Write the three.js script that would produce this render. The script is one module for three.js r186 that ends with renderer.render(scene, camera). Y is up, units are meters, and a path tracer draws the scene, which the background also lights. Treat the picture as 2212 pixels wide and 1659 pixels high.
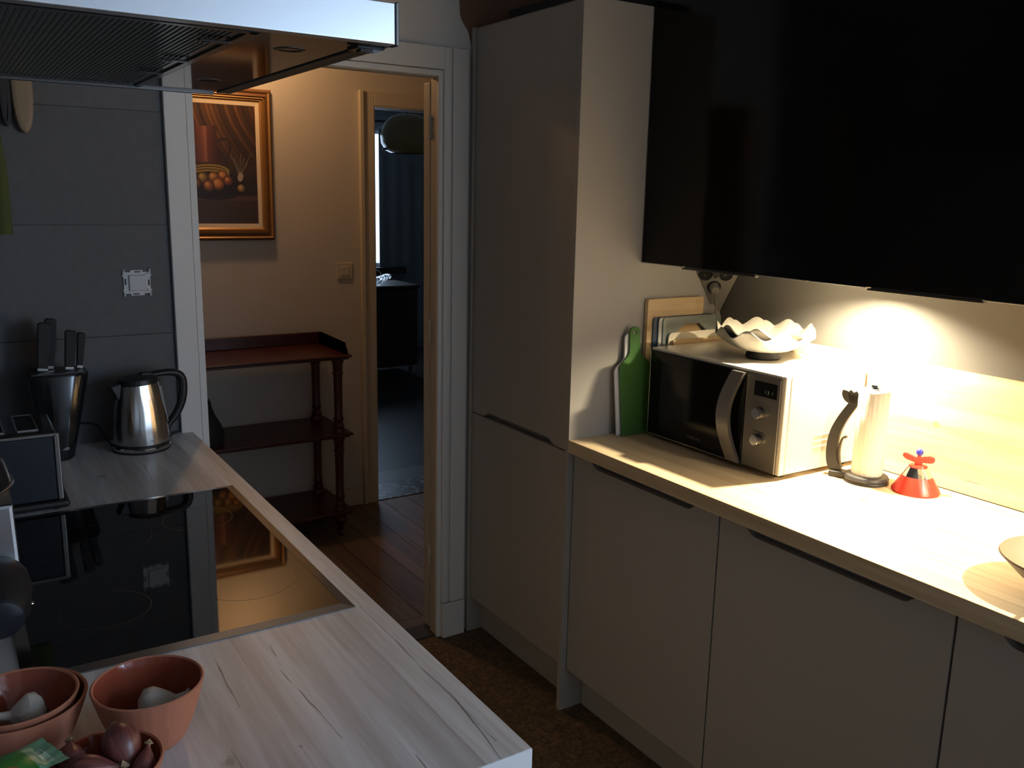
import * as THREE from 'three';
import { RoundedBoxGeometry } from 'three/addons/geometries/RoundedBoxGeometry.js';
import { mergeGeometries, toCreasedNormals } from 'three/addons/utils/BufferGeometryUtils.js';
import { FontLoader } from 'three/addons/loaders/FontLoader.js';
import { TextGeometry } from 'three/addons/geometries/TextGeometry.js';
import { RectAreaLightUniformsLib } from 'three/addons/lights/RectAreaLightUniformsLib.js';

// ------------------------------------------------------------------ camera, sky, light, exposure
RectAreaLightUniformsLib.init();
const scene = new THREE.Scene();
const camera = new THREE.PerspectiveCamera(46.376, 2212 / 1659, 0.02, 60);
camera.position.set(0, 1.598, 0);
camera.rotation.order = 'YXZ';
camera.rotation.set(-0.20742896, -0.57224688, 0.02145431);
const SKY = new THREE.Color().setRGB(0.55, 0.74, 1.0);                 // overcast evening sky outside the windows
const SKY_NITS = 13;
scene.background = SKY.clone().multiplyScalar(3);
const renderer = new THREE.WebGLRenderer({ antialias: true });
renderer.toneMapping = THREE.LinearToneMapping;
renderer.toneMappingExposure = 1.0;
renderer.shadowMap.enabled = true;

// daylight falling in through the kitchen window in the right wall, beyond the cupboards and beside the viewer
const WIN = { z0: 0.5, z1: 1.72, y0: 1.0, y1: 2.2, x: 2.13 };
const dayKitchen = new THREE.RectAreaLight(SKY, SKY_NITS, WIN.z1 - WIN.z0 - 0.12, WIN.y1 - WIN.y0 - 0.12);
dayKitchen.name = 'kitchen_daylight';
dayKitchen.position.set(WIN.x - 0.004, (WIN.y0 + WIN.y1) / 2, (WIN.z0 + WIN.z1) / 2);
dayKitchen.rotation.y = Math.PI / 2;
scene.add(dayKitchen);
// daylight through the window of the far room
const FWIN = { x0: 1.9, x1: 3.90, y0: 0.87, y1: 2.19, z: -8.4 };
const dayFar = new THREE.RectAreaLight(SKY, 0.4, FWIN.x1 - FWIN.x0 - 0.08, FWIN.y1 - FWIN.y0 - 0.08);
dayFar.name = 'far_room_daylight';
dayFar.position.set((FWIN.x0 + FWIN.x1) / 2, (FWIN.y0 + FWIN.y1) / 2, FWIN.z + 0.01);
dayFar.rotation.y = Math.PI;
scene.add(dayFar);

// ------------------------------------------------------------------ helpers
const V2 = (x, y) => new THREE.Vector2(x, y), V3 = (x, y, z) => new THREE.Vector3(x, y, z);
const lin = (r, g, b) => new THREE.Color().setRGB(r, g, b);
function rng(s) { return () => { s = (s + 0x6d2b79f5) | 0; let t = Math.imul(s ^ (s >>> 15), 1 | s); t = (t + Math.imul(t ^ (t >>> 7), 61 | t)) ^ t; return ((t ^ (t >>> 14)) >>> 0) / 4294967296; }; }
function hash(x, y) { let h = Math.imul(x, 374761393) + Math.imul(y, 668265263); h = Math.imul(h ^ (h >>> 13), 1274126177); return ((h ^ (h >>> 16)) >>> 0) / 4294967296; }
function noise(x, y) {
  const ix = Math.floor(x), iy = Math.floor(y), fx = x - ix, fy = y - iy, u = fx * fx * (3 - 2 * fx), v = fy * fy * (3 - 2 * fy);
  const a = hash(ix, iy), b = hash(ix + 1, iy), c = hash(ix, iy + 1), d = hash(ix + 1, iy + 1);
  return a + (b - a) * u + (c - a) * v + (a - b - c + d) * u * v;
}
const fbm = (x, y, n = 3) => { let s = 0, a = 0.5, t = 0; for (let i = 0; i < n; i++) { s += a * noise(x, y); t += a; x = x * 2.03 + 17.1; y = y * 2.03 + 9.7; a *= 0.5; } return s / t; };
const smooth = (a, b, x) => { const t = Math.min(1, Math.max(0, (x - a) / (b - a))); return t * t * (3 - 2 * t); };

function tex(w, h, fn, srgb = true, rep) {
  const d = new Uint8Array(w * h * 4);
  for (let y = 0; y < h; y++) for (let x = 0; x < w; x++) {
    const c = fn((x + 0.5) / w, (y + 0.5) / h), o = (y * w + x) * 4;
    for (let k = 0; k < 3; k++) d[o + k] = Math.max(0, Math.min(255, c[k] * 255));
    d[o + 3] = 255;
  }
  const t = new THREE.DataTexture(d, w, h);
  t.wrapS = t.wrapT = THREE.RepeatWrapping; t.magFilter = THREE.LinearFilter; t.minFilter = THREE.LinearMipmapLinearFilter; t.generateMipmaps = true;
  if (srgb) t.colorSpace = THREE.SRGBColorSpace;
  if (rep) t.repeat.set(...rep);
  t.needsUpdate = true;
  return t;
}
// box-projected uv in metres; swap turns the grain by a quarter
function boxUV(g, swap = false) {
  g = g.index ? g.toNonIndexed() : g;
  const p = g.attributes.position, uv = new Float32Array(p.count * 2), a = V3(0, 0, 0), b = V3(0, 0, 0), c = V3(0, 0, 0);
  for (let i = 0; i < p.count; i += 3) {
    a.fromBufferAttribute(p, i); b.fromBufferAttribute(p, i + 1); c.fromBufferAttribute(p, i + 2);
    const n = b.clone().sub(a).cross(c.clone().sub(a)), ax = Math.abs(n.x), ay = Math.abs(n.y), az = Math.abs(n.z);
    [a, b, c].forEach((q, k) => {
      let u, v;
      if (ay >= ax && ay >= az) { u = -q.z; v = q.x; } else if (ax >= az) { u = -q.z; v = q.y; } else { u = q.x; v = q.y; }
      if (swap) [u, v] = [v, u];
      uv[(i + k) * 2] = u; uv[(i + k) * 2 + 1] = v;
    });
  }
  g.setAttribute('uv', new THREE.BufferAttribute(uv, 2));
  return g;
}
function bx(x0, x1, y0, y1, z0, z1, r = 0.0015, seg = 1) {
  const w = x1 - x0, h = y1 - y0, d = z1 - z0, m = Math.min(w, h, d);
  const g = r > 0 ? new RoundedBoxGeometry(w, h, d, seg, Math.min(r, m * 0.49)) : new THREE.BoxGeometry(w, h, d);
  return boxUV(g.translate((x0 + x1) / 2, (y0 + y1) / 2, (z0 + z1) / 2));
}
function lathe(pts, seg = 48, crease = 0.6) {
  let g = new THREE.LatheGeometry(pts.map(([r, y]) => V2(Math.max(r, 1e-5), y)), seg);
  g = g.toNonIndexed(); g.deleteAttribute('normal');
  return toCreasedNormals(g, crease);
}
function ext(shape, depth, bevel = 0, curve = 8) {
  const g = new THREE.ExtrudeGeometry(shape, { depth: depth - 2 * bevel, bevelEnabled: bevel > 0, bevelThickness: bevel, bevelSize: bevel, bevelOffset: -bevel, bevelSegments: 2, curveSegments: curve });
  return g.translate(0, 0, bevel);
}
const cyl = (r0, r1, h, seg = 32) => new THREE.CylinderGeometry(r1, r0, h, seg);   // bottom radius, top radius
const tube = (pts, r, seg = 40, rad = 10) => new THREE.TubeGeometry(new THREE.CatmullRomCurve3(pts.map((p) => V3(...p))), seg, r, rad, false);
function shapeOf(pts) { const s = new THREE.Shape(); pts.forEach(([x, y], i) => (i ? s.lineTo(x, y) : s.moveTo(x, y))); return s; }
function rrect(x0, x1, y0, y1, r) {
  const s = new THREE.Shape();
  s.moveTo(x0 + r, y0); s.lineTo(x1 - r, y0); s.quadraticCurveTo(x1, y0, x1, y0 + r); s.lineTo(x1, y1 - r); s.quadraticCurveTo(x1, y1, x1 - r, y1);
  s.lineTo(x0 + r, y1); s.quadraticCurveTo(x0, y1, x0, y1 - r); s.lineTo(x0, y0 + r); s.quadraticCurveTo(x0, y0, x0 + r, y0);
  return s;
}
function strip(gs) {   // geometries made alike so that they can be joined
  return gs.map((g) => {
    g = g.index ? g.toNonIndexed() : g;
    for (const k of Object.keys(g.attributes)) if (!['position', 'normal', 'uv'].includes(k)) g.deleteAttribute(k);
    if (!g.attributes.uv) g.setAttribute('uv', new THREE.BufferAttribute(new Float32Array(g.attributes.position.count * 2), 2));
    if (!g.attributes.normal) g.computeVertexNormals();
    return g;
  });
}
const taken = new Map();
function numbered(n) { const k = taken.get(n) ?? 0; taken.set(n, k + 1); return k ? n + '_' + String(k).padStart(3, '0') : n; }
function obj(name, geos, mat, parent) {
  const list = Array.isArray(geos) ? geos : [geos];
  const m = new THREE.Mesh(list.length > 1 ? mergeGeometries(strip(list)) : list[0], mat);
  m.castShadow = m.receiveShadow = true;
  if (parent) { m.name = name; parent.add(m); } else { m.name = numbered(name); scene.add(m); }
  return m;
}
function thing(name, label, category, pos = [0, 0, 0], turn = 0, group) {
  const o = new THREE.Group(); o.name = numbered(name); scene.add(o);
  o.position.set(...pos); o.rotation.y = turn; o.userData = { label, category };
  if (group) o.userData.group = group;
  return o;
}
function tag(o, label, category, group) { o.userData = { label, category }; if (group) o.userData.group = group; return o; }
function struct(name, geos, mat) { const m = obj(name, geos, mat); m.userData.kind = 'structure'; return m; }
function structGroup(name) { const o = new THREE.Group(); o.name = numbered(name); o.userData.kind = 'structure'; scene.add(o); return o; }
function sub(label, o) { o.userData.label = label; return o; }

// ------------------------------------------------------------------ materials
const std = (o) => new THREE.MeshStandardMaterial(o), phys = (o) => new THREE.MeshPhysicalMaterial(o);

// wood laminate: u runs along the grain, in metres
function wood(w, h, lu, lv, o) {
  const { light, dark, plank = 0.2, knots = [], cracks = [], contrast = 1, seed = 0 } = o;
  return tex(w, h, (s, t) => {
    const u = s * lu, v = t * lv;
    let vv = v + 0.012 * (fbm(u * 1.3 + seed, v * 5, 2) - 0.5), kd = 0;
    for (const [ku, kv, kr] of knots) {
      const du = (u - ku) * 0.35, dv = v - kv, q = Math.exp(-(du * du + dv * dv) / (kr * kr * 3));
      vv += Math.sign(dv || 1) * q * kr * 0.6;
      const r = Math.hypot((u - ku) * 0.7, dv);
      kd = Math.max(kd, smooth(kr, kr * 0.2, r + kr * 0.5 * (fbm(u * 90, v * 120, 2) - 0.5)) * (0.75 + 0.25 * Math.sin(r / kr * 9)));
    }
    const pi = Math.floor((v + seed * 0.013) / plank), pt = hash(pi + 31 + seed, 7);
    const g1 = fbm(u * 1.6 + pi * 13.7, vv * 26 + seed, 3), g2 = fbm(u * 6 + pi * 3.1, vv * 130, 2), g3 = noise(u * 30, vv * 700);
    let m = 0.30 * (pt - 0.5) + 0.95 * (g1 - 0.5) + 0.35 * (g2 - 0.5) + 0.14 * (g3 - 0.5);
    m = Math.max(0, Math.min(1, 0.42 - m * contrast));
    m = Math.min(1.25, m + kd * 0.85);
    let k = 1;
    for (const [u0, v0, u1, v1, cw] of cracks) {
      const f = (u - u0) / (u1 - u0);
      if (f < 0 || f > 1) continue;
      const cv = v0 + (v1 - v0) * f + 0.006 * (fbm(u * 14 + v0 * 50, v0 * 9, 3) - 0.5), wd = cw * 0.55 * Math.sin(Math.PI * f) * (0.2 + 1.3 * noise(u * 45, v0 * 80));
      k *= 1 - 0.42 * noise(u * 30 + 3, v0 * 40) * 1.5 * smooth(wd + 0.0011, wd * 0.3, Math.abs(v - cv));
    }
    return [0, 1, 2].map((c) => (light[c] + (dark[c] - light[c]) * m) * k);
  });
}
const palette = {};
const texPale = wood(2048, 1024, 2.0, 1.0, {
  light: [0.87, 0.885, 0.90], dark: [0.655, 0.645, 0.645], plank: 0.19, contrast: 1.3, seed: 3,
  knots: [[1.035, 0.255, 0.014], [1.021, 0.343, 0.004], [1.62, 0.36, 0.02], [1.92, 0.45, 0.016], [0.35, 0.3, 0.018]],
  cracks: [[1.01, 0.396, 1.23, 0.381, 0.0012], [1.262, 0.390, 1.305, 0.391, 0.001], [0.862, 0.553, 1.04, 0.571, 0.0018], [0.9, 0.566, 1.36, 0.571, 0.0022], [1.0, 0.266, 1.06, 0.262, 0.001], [1.15, 0.30, 1.3, 0.305, 0.0014], [0.2, 0.4, 0.4, 0.41, 0.0013], [1.5, 0.5, 1.7, 0.51, 0.001], [0.88, 0.46, 0.93, 0.462, 0.0012]],
});
const texOak = wood(2048, 512, 3.2, 0.8, {
  light: [0.87, 0.80, 0.68], dark: [0.66, 0.56, 0.42], plank: 0.2, contrast: 0.85, seed: 11,
  knots: [[1.28, 0.25, 0.012], [1.60, 0.72, 0.008], [0.62, 0.5, 0.014], [2.5, 0.3, 0.015]],
  cracks: [[0.9, 0.12, 1.2, 0.13, 0.0008], [1.3, 0.03, 1.6, 0.05, 0.0008], [0.75, 0.3, 0.95, 0.31, 0.0008]],
});
texPale.repeat.set(1 / 2.0, 1); texOak.repeat.set(1 / 3.2, 1 / 0.8);
const M = {
  paleWood: std({ map: texPale, roughness: 0.42 }),
  oak: std({ map: texOak, roughness: 0.5 }),
  front: std({ color: lin(0.37, 0.345, 0.31), roughness: 0.46 }),
  frontSide: std({ color: lin(0.37, 0.35, 0.315), roughness: 0.5 }),
  carcass: std({ color: lin(0.20, 0.19, 0.18), roughness: 0.6 }),
  blackGlass: phys({ color: lin(0.006, 0.006, 0.006), roughness: 0.10, specularIntensity: 0.5, ior: 1.45 }),
  whitePaint: std({ color: lin(0.66, 0.65, 0.63), roughness: 0.5 }),
  hallWall: std({ color: lin(0.46, 0.43, 0.39), roughness: 0.85 }),
  hallPaint: std({ color: lin(0.46, 0.415, 0.33), roughness: 0.5 }),
  greyWall: std({ color: lin(0.155, 0.15, 0.14), roughness: 0.75 }),
  ceiling: std({ color: lin(0.34, 0.33, 0.32), roughness: 0.9 }),
  steel: phys({ color: lin(0.70, 0.73, 0.77), metalness: 1, roughness: 0.34, anisotropy: 0.3 }),
  steelSmooth: std({ color: lin(0.6, 0.59, 0.58), metalness: 1, roughness: 0.18 }),
  steelDark: std({ color: lin(0.14, 0.136, 0.132), metalness: 1, roughness: 0.42 }),
  chrome: std({ color: lin(0.75, 0.75, 0.76), metalness: 1, roughness: 0.06 }),
  black: std({ color: lin(0.012, 0.012, 0.013), roughness: 0.45 }),
  blackGloss: std({ color: lin(0.010, 0.010, 0.011), roughness: 0.16 }),
  blackMatte: std({ color: lin(0.018, 0.017, 0.017), roughness: 0.7 }),
  mahogany: std({ roughness: 0.32, map: tex(256, 256, (s, t) => { const m = fbm(s * 3, t * 40, 3); return [0.30 - 0.1 * m, 0.125 - 0.05 * m, 0.085 - 0.035 * m]; }) }),
  darkWood: std({ roughness: 0.45, map: tex(256, 256, (s, t) => { const m = fbm(s * 3, t * 36, 3); return [0.22 - 0.08 * m, 0.16 - 0.06 * m, 0.11 - 0.04 * m]; }) }),
  whiteCeramic: std({ color: lin(0.33, 0.305, 0.26), roughness: 0.25 }),
  plasticWhite: std({ color: lin(0.68, 0.68, 0.67), roughness: 0.4 }),
  red: std({ color: lin(0.62, 0.035, 0.02), roughness: 0.3 }),
  blue: std({ color: lin(0.03, 0.03, 0.35), roughness: 0.15 }),
  green: std({ color: lin(0.055, 0.165, 0.03), roughness: 0.5 }),
  terracotta: std({ color: lin(0.42, 0.155, 0.085), roughness: 0.85 }),
  glaze: std({ color: lin(0.25, 0.055, 0.028), roughness: 0.1 }),
  gold: std({ color: lin(0.36, 0.20, 0.075), metalness: 0.35, roughness: 0.42 }),
  goldDark: std({ color: lin(0.16, 0.075, 0.03), metalness: 0.3, roughness: 0.45 }),
  linen: std({ color: lin(0.62, 0.52, 0.40), roughness: 0.9 }),
  paper: std({ color: lin(0.78, 0.76, 0.72), roughness: 0.95 }),
  glass: phys({ color: lin(1, 1, 1), transmission: 1, thickness: 0, roughness: 0, ior: 1.5 }),
  glassSolid: phys({ color: lin(0.95, 0.97, 1), transmission: 1, thickness: 0.01, roughness: 0.02, ior: 1.5 }),
};

// ------------------------------------------------------------------ room shell: kitchen
const CEIL = 2.42;
const texCork = tex(512, 512, (s, t) => {
  const r = hash(Math.floor(s * 220), Math.floor(t * 220)), n = fbm(s * 40, t * 40, 2), k = 0.8 + 0.5 * (n - 0.5) + (r > 0.86 ? 0.32 : r < 0.2 ? -0.28 : 0);
  return [0.435 * k, 0.345 * k, 0.235 * k];
}, true, [2, 2]);
struct('floor', [bx(-2.4, 2.3, -0.1, 0, -2.76, 1.9, 0)], std({ map: texCork, roughness: 0.75 }));
const wb = struct('wall_back', [bx(-0.42, 0.568, 0, CEIL, -2.75, -2.702, 0), bx(0.568, 1.52, 2.055, CEIL, -2.75, -2.70, 0), bx(1.52, 2.25, 0, CEIL, -2.75, -2.70, 0)], M.whitePaint);
{ // dark grey wall panels with fine horizontal joints
  const rows = [0.0, 0.574, 0.881, 1.188, 1.495, 1.802, 2.109, CEIL];
  const sheen = tex(256, 256, (s, t) => { const k = 0.96 + 0.08 * (fbm(s * 30, t * 30, 3) - 0.5); return [k, k, k]; }, true, [2, 2]);
  const mats = [0.120, 0.115, 0.123].map((k) => std({ color: lin(k, k * 1.0, k * 1.03), map: sheen, roughness: 0.7 }));
  obj('backing_board', bx(-0.30, 0.567, 0, CEIL, -2.7019, -2.7006, 0), std({ color: lin(0.17, 0.165, 0.16), roughness: 0.9 }), wb);
  for (let i = 0; i + 1 < rows.length; i++) obj('panel', bx(-0.30, 0.568, rows[i] + 0.0005, rows[i + 1] - 0.0005, -2.7005, -2.694, 0.0008), mats[i % 3], wb);
}
{ // thin brown patch on the wall above the tall cupboard, with a rounded left edge
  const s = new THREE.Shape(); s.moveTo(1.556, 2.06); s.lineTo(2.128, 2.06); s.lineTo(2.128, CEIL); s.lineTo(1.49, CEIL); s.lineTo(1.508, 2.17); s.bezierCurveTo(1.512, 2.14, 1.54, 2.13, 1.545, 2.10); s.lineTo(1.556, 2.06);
  const o = obj('brown_wall_patch', ext(s, 0.0012, 0).translate(0, 0, -2.7005), std({ color: lin(0.22, 0.115, 0.07), roughness: 0.8 }), wb);
}
struct('wall_right', [bx(2.13, 2.25, 0, CEIL, -2.70, WIN.z0, 0), bx(2.13, 2.25, 0, CEIL, WIN.z1, 1.9, 0), bx(2.13, 2.25, 0, WIN.y0, WIN.z0, WIN.z1, 0), bx(2.13, 2.25, WIN.y1, CEIL, WIN.z0, WIN.z1, 0)], std({ color: lin(0.104, 0.098, 0.091), roughness: 0.7 }));
struct('wall_left', [bx(-0.42, -0.30, 0, CEIL, -2.70, -0.72, 0), bx(-2.4, -0.42, 0, CEIL, -0.84, -0.72, 0), bx(-2.4, -2.28, 0, CEIL, -0.72, 1.9, 0)], std({ color: lin(0.20, 0.20, 0.20), roughness: 0.8 }));
struct('wall_front', [bx(-2.4, 2.25, 0, CEIL, 1.8, 1.9, 0)], M.whitePaint);
struct('ceiling', [bx(-2.4, 2.25, CEIL, CEIL + 0.1, -2.75, 1.9, 0)], M.ceiling);
{ // kitchen window
  const w = structGroup('window_1'), { z0, z1, y0, y1, x } = WIN, zm = (z0 + z1) / 2 - 0.15;
  obj('window_frame', [bx(x + 0.01, x + 0.07, y0, y1, z0, z0 + 0.06), bx(x + 0.01, x + 0.07, y0, y1, z1 - 0.06, z1), bx(x + 0.01, x + 0.07, y0, y0 + 0.06, z0 + 0.06, z1 - 0.06), bx(x + 0.01, x + 0.07, y1 - 0.06, y1, z0 + 0.06, z1 - 0.06)], M.whitePaint, w);
  obj('mullion', bx(x + 0.015, x + 0.065, y0 + 0.06, y1 - 0.06, zm - 0.035, zm + 0.035), M.whitePaint, w);
  obj('pane', bx(x + 0.038, x + 0.042, y0 + 0.06, y1 - 0.06, z0 + 0.06, zm - 0.035, 0), M.glass, w);
  obj('pane', bx(x + 0.038, x + 0.042, y0 + 0.06, y1 - 0.06, zm + 0.035, z1 - 0.06, 0), M.glass, w);
  obj('window_sill', bx(x - 0.14, x + 0.01, y0 - 0.03, y0, z0 - 0.05, z1 + 0.05), M.whitePaint, w);
}

// ------------------------------------------------------------------ doorway to the hall
{
  const d = structGroup('door_1'), y1 = 1.968;
  // left casing with a fine groove
  obj('casing', [bx(0.568, 0.628, 0, 2.06, -2.70, -2.678, 0.003), bx(0.6285, 0.648, 0, 2.06, -2.70, -2.681, 0.002)], M.whitePaint, d);
  obj('jamb', bx(0.60, 0.646, 0, y1, -2.7515, -2.70, 0.002), M.whitePaint, d);
  // right casing: flat outer band, groove and a stepped inner edge
  obj('casing', [bx(1.474, 1.532, 0.135, 2.06, -2.70, -2.676, 0.003), bx(1.466, 1.476, 0.135, 2.06, -2.70, -2.687, 0.002), bx(1.443, 1.468, 0.135, 2.06, -2.70, -2.680, 0.004), bx(1.428, 1.4445, 0.0, 1.985, -2.71, -2.692, 0.003)], M.whitePaint, d);
  obj('plinth_block', bx(1.4435, 1.533, 0, 0.133, -2.70, -2.672, 0.003), M.whitePaint, d);
  obj('casing', [bx(0.648, 1.443, 1.99, 2.06, -2.70, -2.678, 0.003), bx(0.648, 1.4445, 1.97, 1.9885, -2.705, -2.69, 0.002)], M.whitePaint, d);
  obj('jamb', bx(1.430, 1.519, 0, y1, -2.7515, -2.7105, 0.003), M.hallPaint, d);
  obj('jamb', bx(0.646, 1.430, y1, 2.02, -2.7515, -2.706, 0.002), M.hallPaint, d);
  const leaf = obj('door_leaf', bx(0, 0.78, 0.012, 1.958, -0.044, 0, 0.004, 2), M.hallPaint, d);
  leaf.position.set(1.4305, 0, -2.7585); leaf.rotation.y = 0.035;
  for (const y of [1.815, 1.13, 0.30]) {
    const h = obj('hinge', cyl(0.0062, 0.0062, 0.036, 16), M.hallPaint, d); h.position.set(1.4285, y + 0.0185, -2.7545);
    const g = obj('hinge', cyl(0.0062, 0.0062, 0.036, 16), M.hallPaint, d); g.position.set(1.4285, y - 0.0185, -2.7545);
  }
}
struct('trim_1', [bx(0.65, 1.47, 0, 0.006, -2.80, -2.705, 0.002)], std({ color: lin(0.035, 0.033, 0.03), roughness: 0.6 }));

// ------------------------------------------------------------------ hall
const hf = struct('floor', [bx(-1.0, 3.2, -0.1, -0.004, -4.30, -2.76, 0)], M.darkWood);
{
  const mk = (k) => std({ roughness: 0.5, map: tex(128, 256, (s, t) => { const g = fbm(s * 2 + k * 9, t * 46, 2), c = 0.78 + 0.44 * (g - 0.5) + 0.05 * k; return [0.46 * c, 0.385 * c, 0.32 * c]; }) });
  const mats = [0, 1, 2, 3].map(mk);
  for (let i = 0; i < 20; i++) obj('plank', boxUV(bx(0.2 + i * 0.14 + 0.001, 0.2 + i * 0.14 + 0.139, -0.004, 0.002, -4.168, -2.87, 0.001)), mats[(i * 7 + 1) % 4], hf);
  for (let i = 0; i < 4; i++) obj('plank', bx(0.2 + i * 0.7 + 0.001, 0.2 + i * 0.7 + 0.699, -0.004, 0.002, -2.868, -2.802, 0.001), mats[(i * 3) % 4], hf);
}
struct('wall_hall_far', [bx(-1.0, 1.852, 0, CEIL, -4.29, -4.17, 0), bx(1.852, 2.65, 2.006, CEIL, -4.29, -4.17, 0), bx(2.65, 3.3, 0, CEIL, -4.29, -4.17, 0)], M.hallWall);
struct('wall_hall_left', [bx(-1.1, -1.0, 0, CEIL, -4.29, -2.70, 0), bx(-1.1, -0.42, 0, CEIL, -2.75, -2.70, 0)], M.hallWall);
struct('wall_hall_right', [bx(3.2, 3.3, 0, CEIL, -4.17, -2.70, 0), bx(2.25, 3.2, 0, CEIL, -2.75, -2.70, 0)], M.hallWall);
struct('ceiling', [bx(-1.1, 3.3, CEIL, CEIL + 0.1, -4.29, -2.75, 0)], M.ceiling);
struct('baseboard_hall', [bx(-1.0, 1.774, 0.003, 0.1, -4.17, -4.157, 0.003), bx(2.73, 3.2, 0.003, 0.1, -4.17, -4.157, 0.003)], M.hallPaint);
{
  const d = structGroup('door_2');
  obj('casing', [bx(1.774, 1.796, 0.003, 2.074, -4.17, -4.142, 0.004), bx(1.796, 1.852, 0.003, 2.074, -4.17, -4.153, 0.003)], M.hallPaint, d);
  obj('casing', [bx(2.65, 2.728, 0.003, 2.074, -4.17, -4.153, 0.003)], M.hallPaint, d);
  obj('casing', [bx(1.852, 2.65, 2.006, 2.074, -4.17, -4.153, 0.003)], M.hallPaint, d);
  obj('jamb', [bx(1.845, 1.856, 0, 2.006, -4.292, -4.155, 0.002)], M.hallPaint, d);
  obj('jamb', [bx(2.645, 2.656, 0, 2.006, -4.292, -4.155, 0.002)], M.hallPaint, d);
  obj('jamb', [bx(1.856, 2.645, 2.0, 2.008, -4.292, -4.155, 0.002)], M.hallPaint, d);
}
{ // worn stone sill under the far door
  const t = tex(256, 256, (s, q) => { const n = fbm(s * 22, q * 22, 4), k = n > 0.62 ? 0.62 : n < 0.36 ? 0.10 : 0.20; return [k, k * 1.05, k * 1.12]; }, true, [2, 3]);
  struct('trim_2', [bx(1.856, 2.645, 0.0, 0.006, -4.42, -4.168, 0.002)], std({ map: t, roughness: 0.35 }));
  struct('trim_3', [bx(1.7, 2.9, 0.0, 0.004, -4.62, -4.424, 0.002)], std({ color: lin(0.14, 0.15, 0.16), roughness: 0.4 }));
}
// ------------------------------------------------------------------ far room behind the hall
{
  const wallM = std({ color: lin(0.34, 0.37, 0.40), roughness: 0.8 });
  struct('floor', [bx(0.6, 5.3, -0.1, 0, -8.5, -4.28, 0)], std({ color: lin(0.022, 0.020, 0.018), roughness: 0.42 }));
  struct('wall_far_room_end', [bx(0.6, FWIN.x0, 0, CEIL, -8.5, -8.4, 0), bx(FWIN.x1, 5.3, 0, CEIL, -8.5, -8.4, 0), bx(FWIN.x0, FWIN.x1, 0, FWIN.y0, -8.5, -8.4, 0), bx(FWIN.x0, FWIN.x1, FWIN.y1, CEIL, -8.5, -8.4, 0)], wallM);
  struct('wall_far_room_left', [bx(0.5, 0.6, 0, CEIL, -8.5, -4.29, 0)], wallM);
  struct('wall_far_room_right', [bx(5.2, 5.3, 0, CEIL, -8.5, -4.29, 0), bx(3.3, 5.3, 0, CEIL, -4.29, -4.17, 0)], wallM);
  struct('ceiling', [bx(0.5, 5.3, 2.395, CEIL + 0.1, -8.5, -4.29, 0)], M.ceiling);
  const w = structGroup('window_2'), { x0, x1, y0, y1 } = FWIN;
  obj('window_frame', [bx(x0, x0 + 0.04, y0, y1, -8.47, -8.41), bx(x0, x1, y0, y0 + 0.03, -8.47, -8.41), bx(x0, x1, y1 - 0.03, y1, -8.47, -8.41)], M.whitePaint, w);
  obj('pane', bx(x0 + 0.04, x1, y0 + 0.03, y1 - 0.03, -8.446, -8.442, 0), M.glass, w);
  obj('window_sill', bx(x0 - 0.1, x1 + 0.12, y0 - 0.07, y0 - 0.005, -8.4, -8.26), M.darkWood, w);
}

// ------------------------------------------------------------------ right-hand kitchen run
const XD = 1.557;   // plane of the door faces
// a door drawn in (z, y), with a finger scoop cut in its top and/or bottom edge, extruded towards +x
function doorGeo(z0, z1, y0, y1, scoopTop, scoopBottom, th = 0.019) {
  const s = new THREE.Shape(), L = z1 - z0, a = 0.07, b = 0.045;
  s.moveTo(0, y0);
  if (scoopBottom) { s.lineTo(a, y0); s.bezierCurveTo(a + b * 0.5, y0, a + b * 0.5, y0 + scoopBottom, a + b, y0 + scoopBottom); s.lineTo(L - a - b, y0 + scoopBottom); s.bezierCurveTo(L - a - b * 0.5, y0 + scoopBottom, L - a - b * 0.5, y0, L - a, y0); }
  s.lineTo(L, y0); s.lineTo(L, y1);
  if (scoopTop) { s.lineTo(L - a, y1); s.bezierCurveTo(L - a - b * 0.5, y1, L - a - b * 0.5, y1 - scoopTop, L - a - b, y1 - scoopTop); s.lineTo(a + b, y1 - scoopTop); s.bezierCurveTo(a + b * 0.5, y1 - scoopTop, a + b * 0.5, y1, a, y1); }
  s.lineTo(0, y1); s.lineTo(0, y0);
  const g = ext(s, th, 0.0012, 6);
  // local x -> -z (from z1 towards z0), extrusion -> +x
  g.applyMatrix4(new THREE.Matrix4().set(0, 0, 1, XD, 0, 1, 0, 0, -1, 0, 0, z1, 0, 0, 0, 1));
  return g;
}
{
  const t = thing('tall_cabinet', 'tall warm-grey cupboard with two doors beside the doorway', 'cabinet', [0, 0, 0]);
  obj('body', [bx(XD + 0.021, 2.125, 0.12, 2.125, -2.672, -2.09, 0)], M.carcass, t);
  obj('side_panel', bx(1.538, 2.129, 0, 2.13, -2.088, -2.07, 0.0012), M.frontSide, t);
  obj('side_panel', bx(1.548, 2.129, 0, 2.13, -2.694, -2.678, 0.0012), M.frontSide, t);
  obj('top_panel', bx(1.56, 2.129, 2.118, 2.13, -2.678, -2.088, 0.001), M.carcass, t);
  obj('upper_door', doorGeo(-2.674, -2.0935, 0.845, 2.127, 0, 0.018), M.front, t);
  obj('lower_door', doorGeo(-2.674, -2.0935, 0.140, 0.841, 0.0, 0), M.front, t);
  obj('plinth', bx(1.61, 1.626, 0, 0.138, -2.678, -2.088, 0.001), M.front, t);
}
const edges = [-2.068, -1.468, -0.856, -0.25, 0.35];
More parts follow.
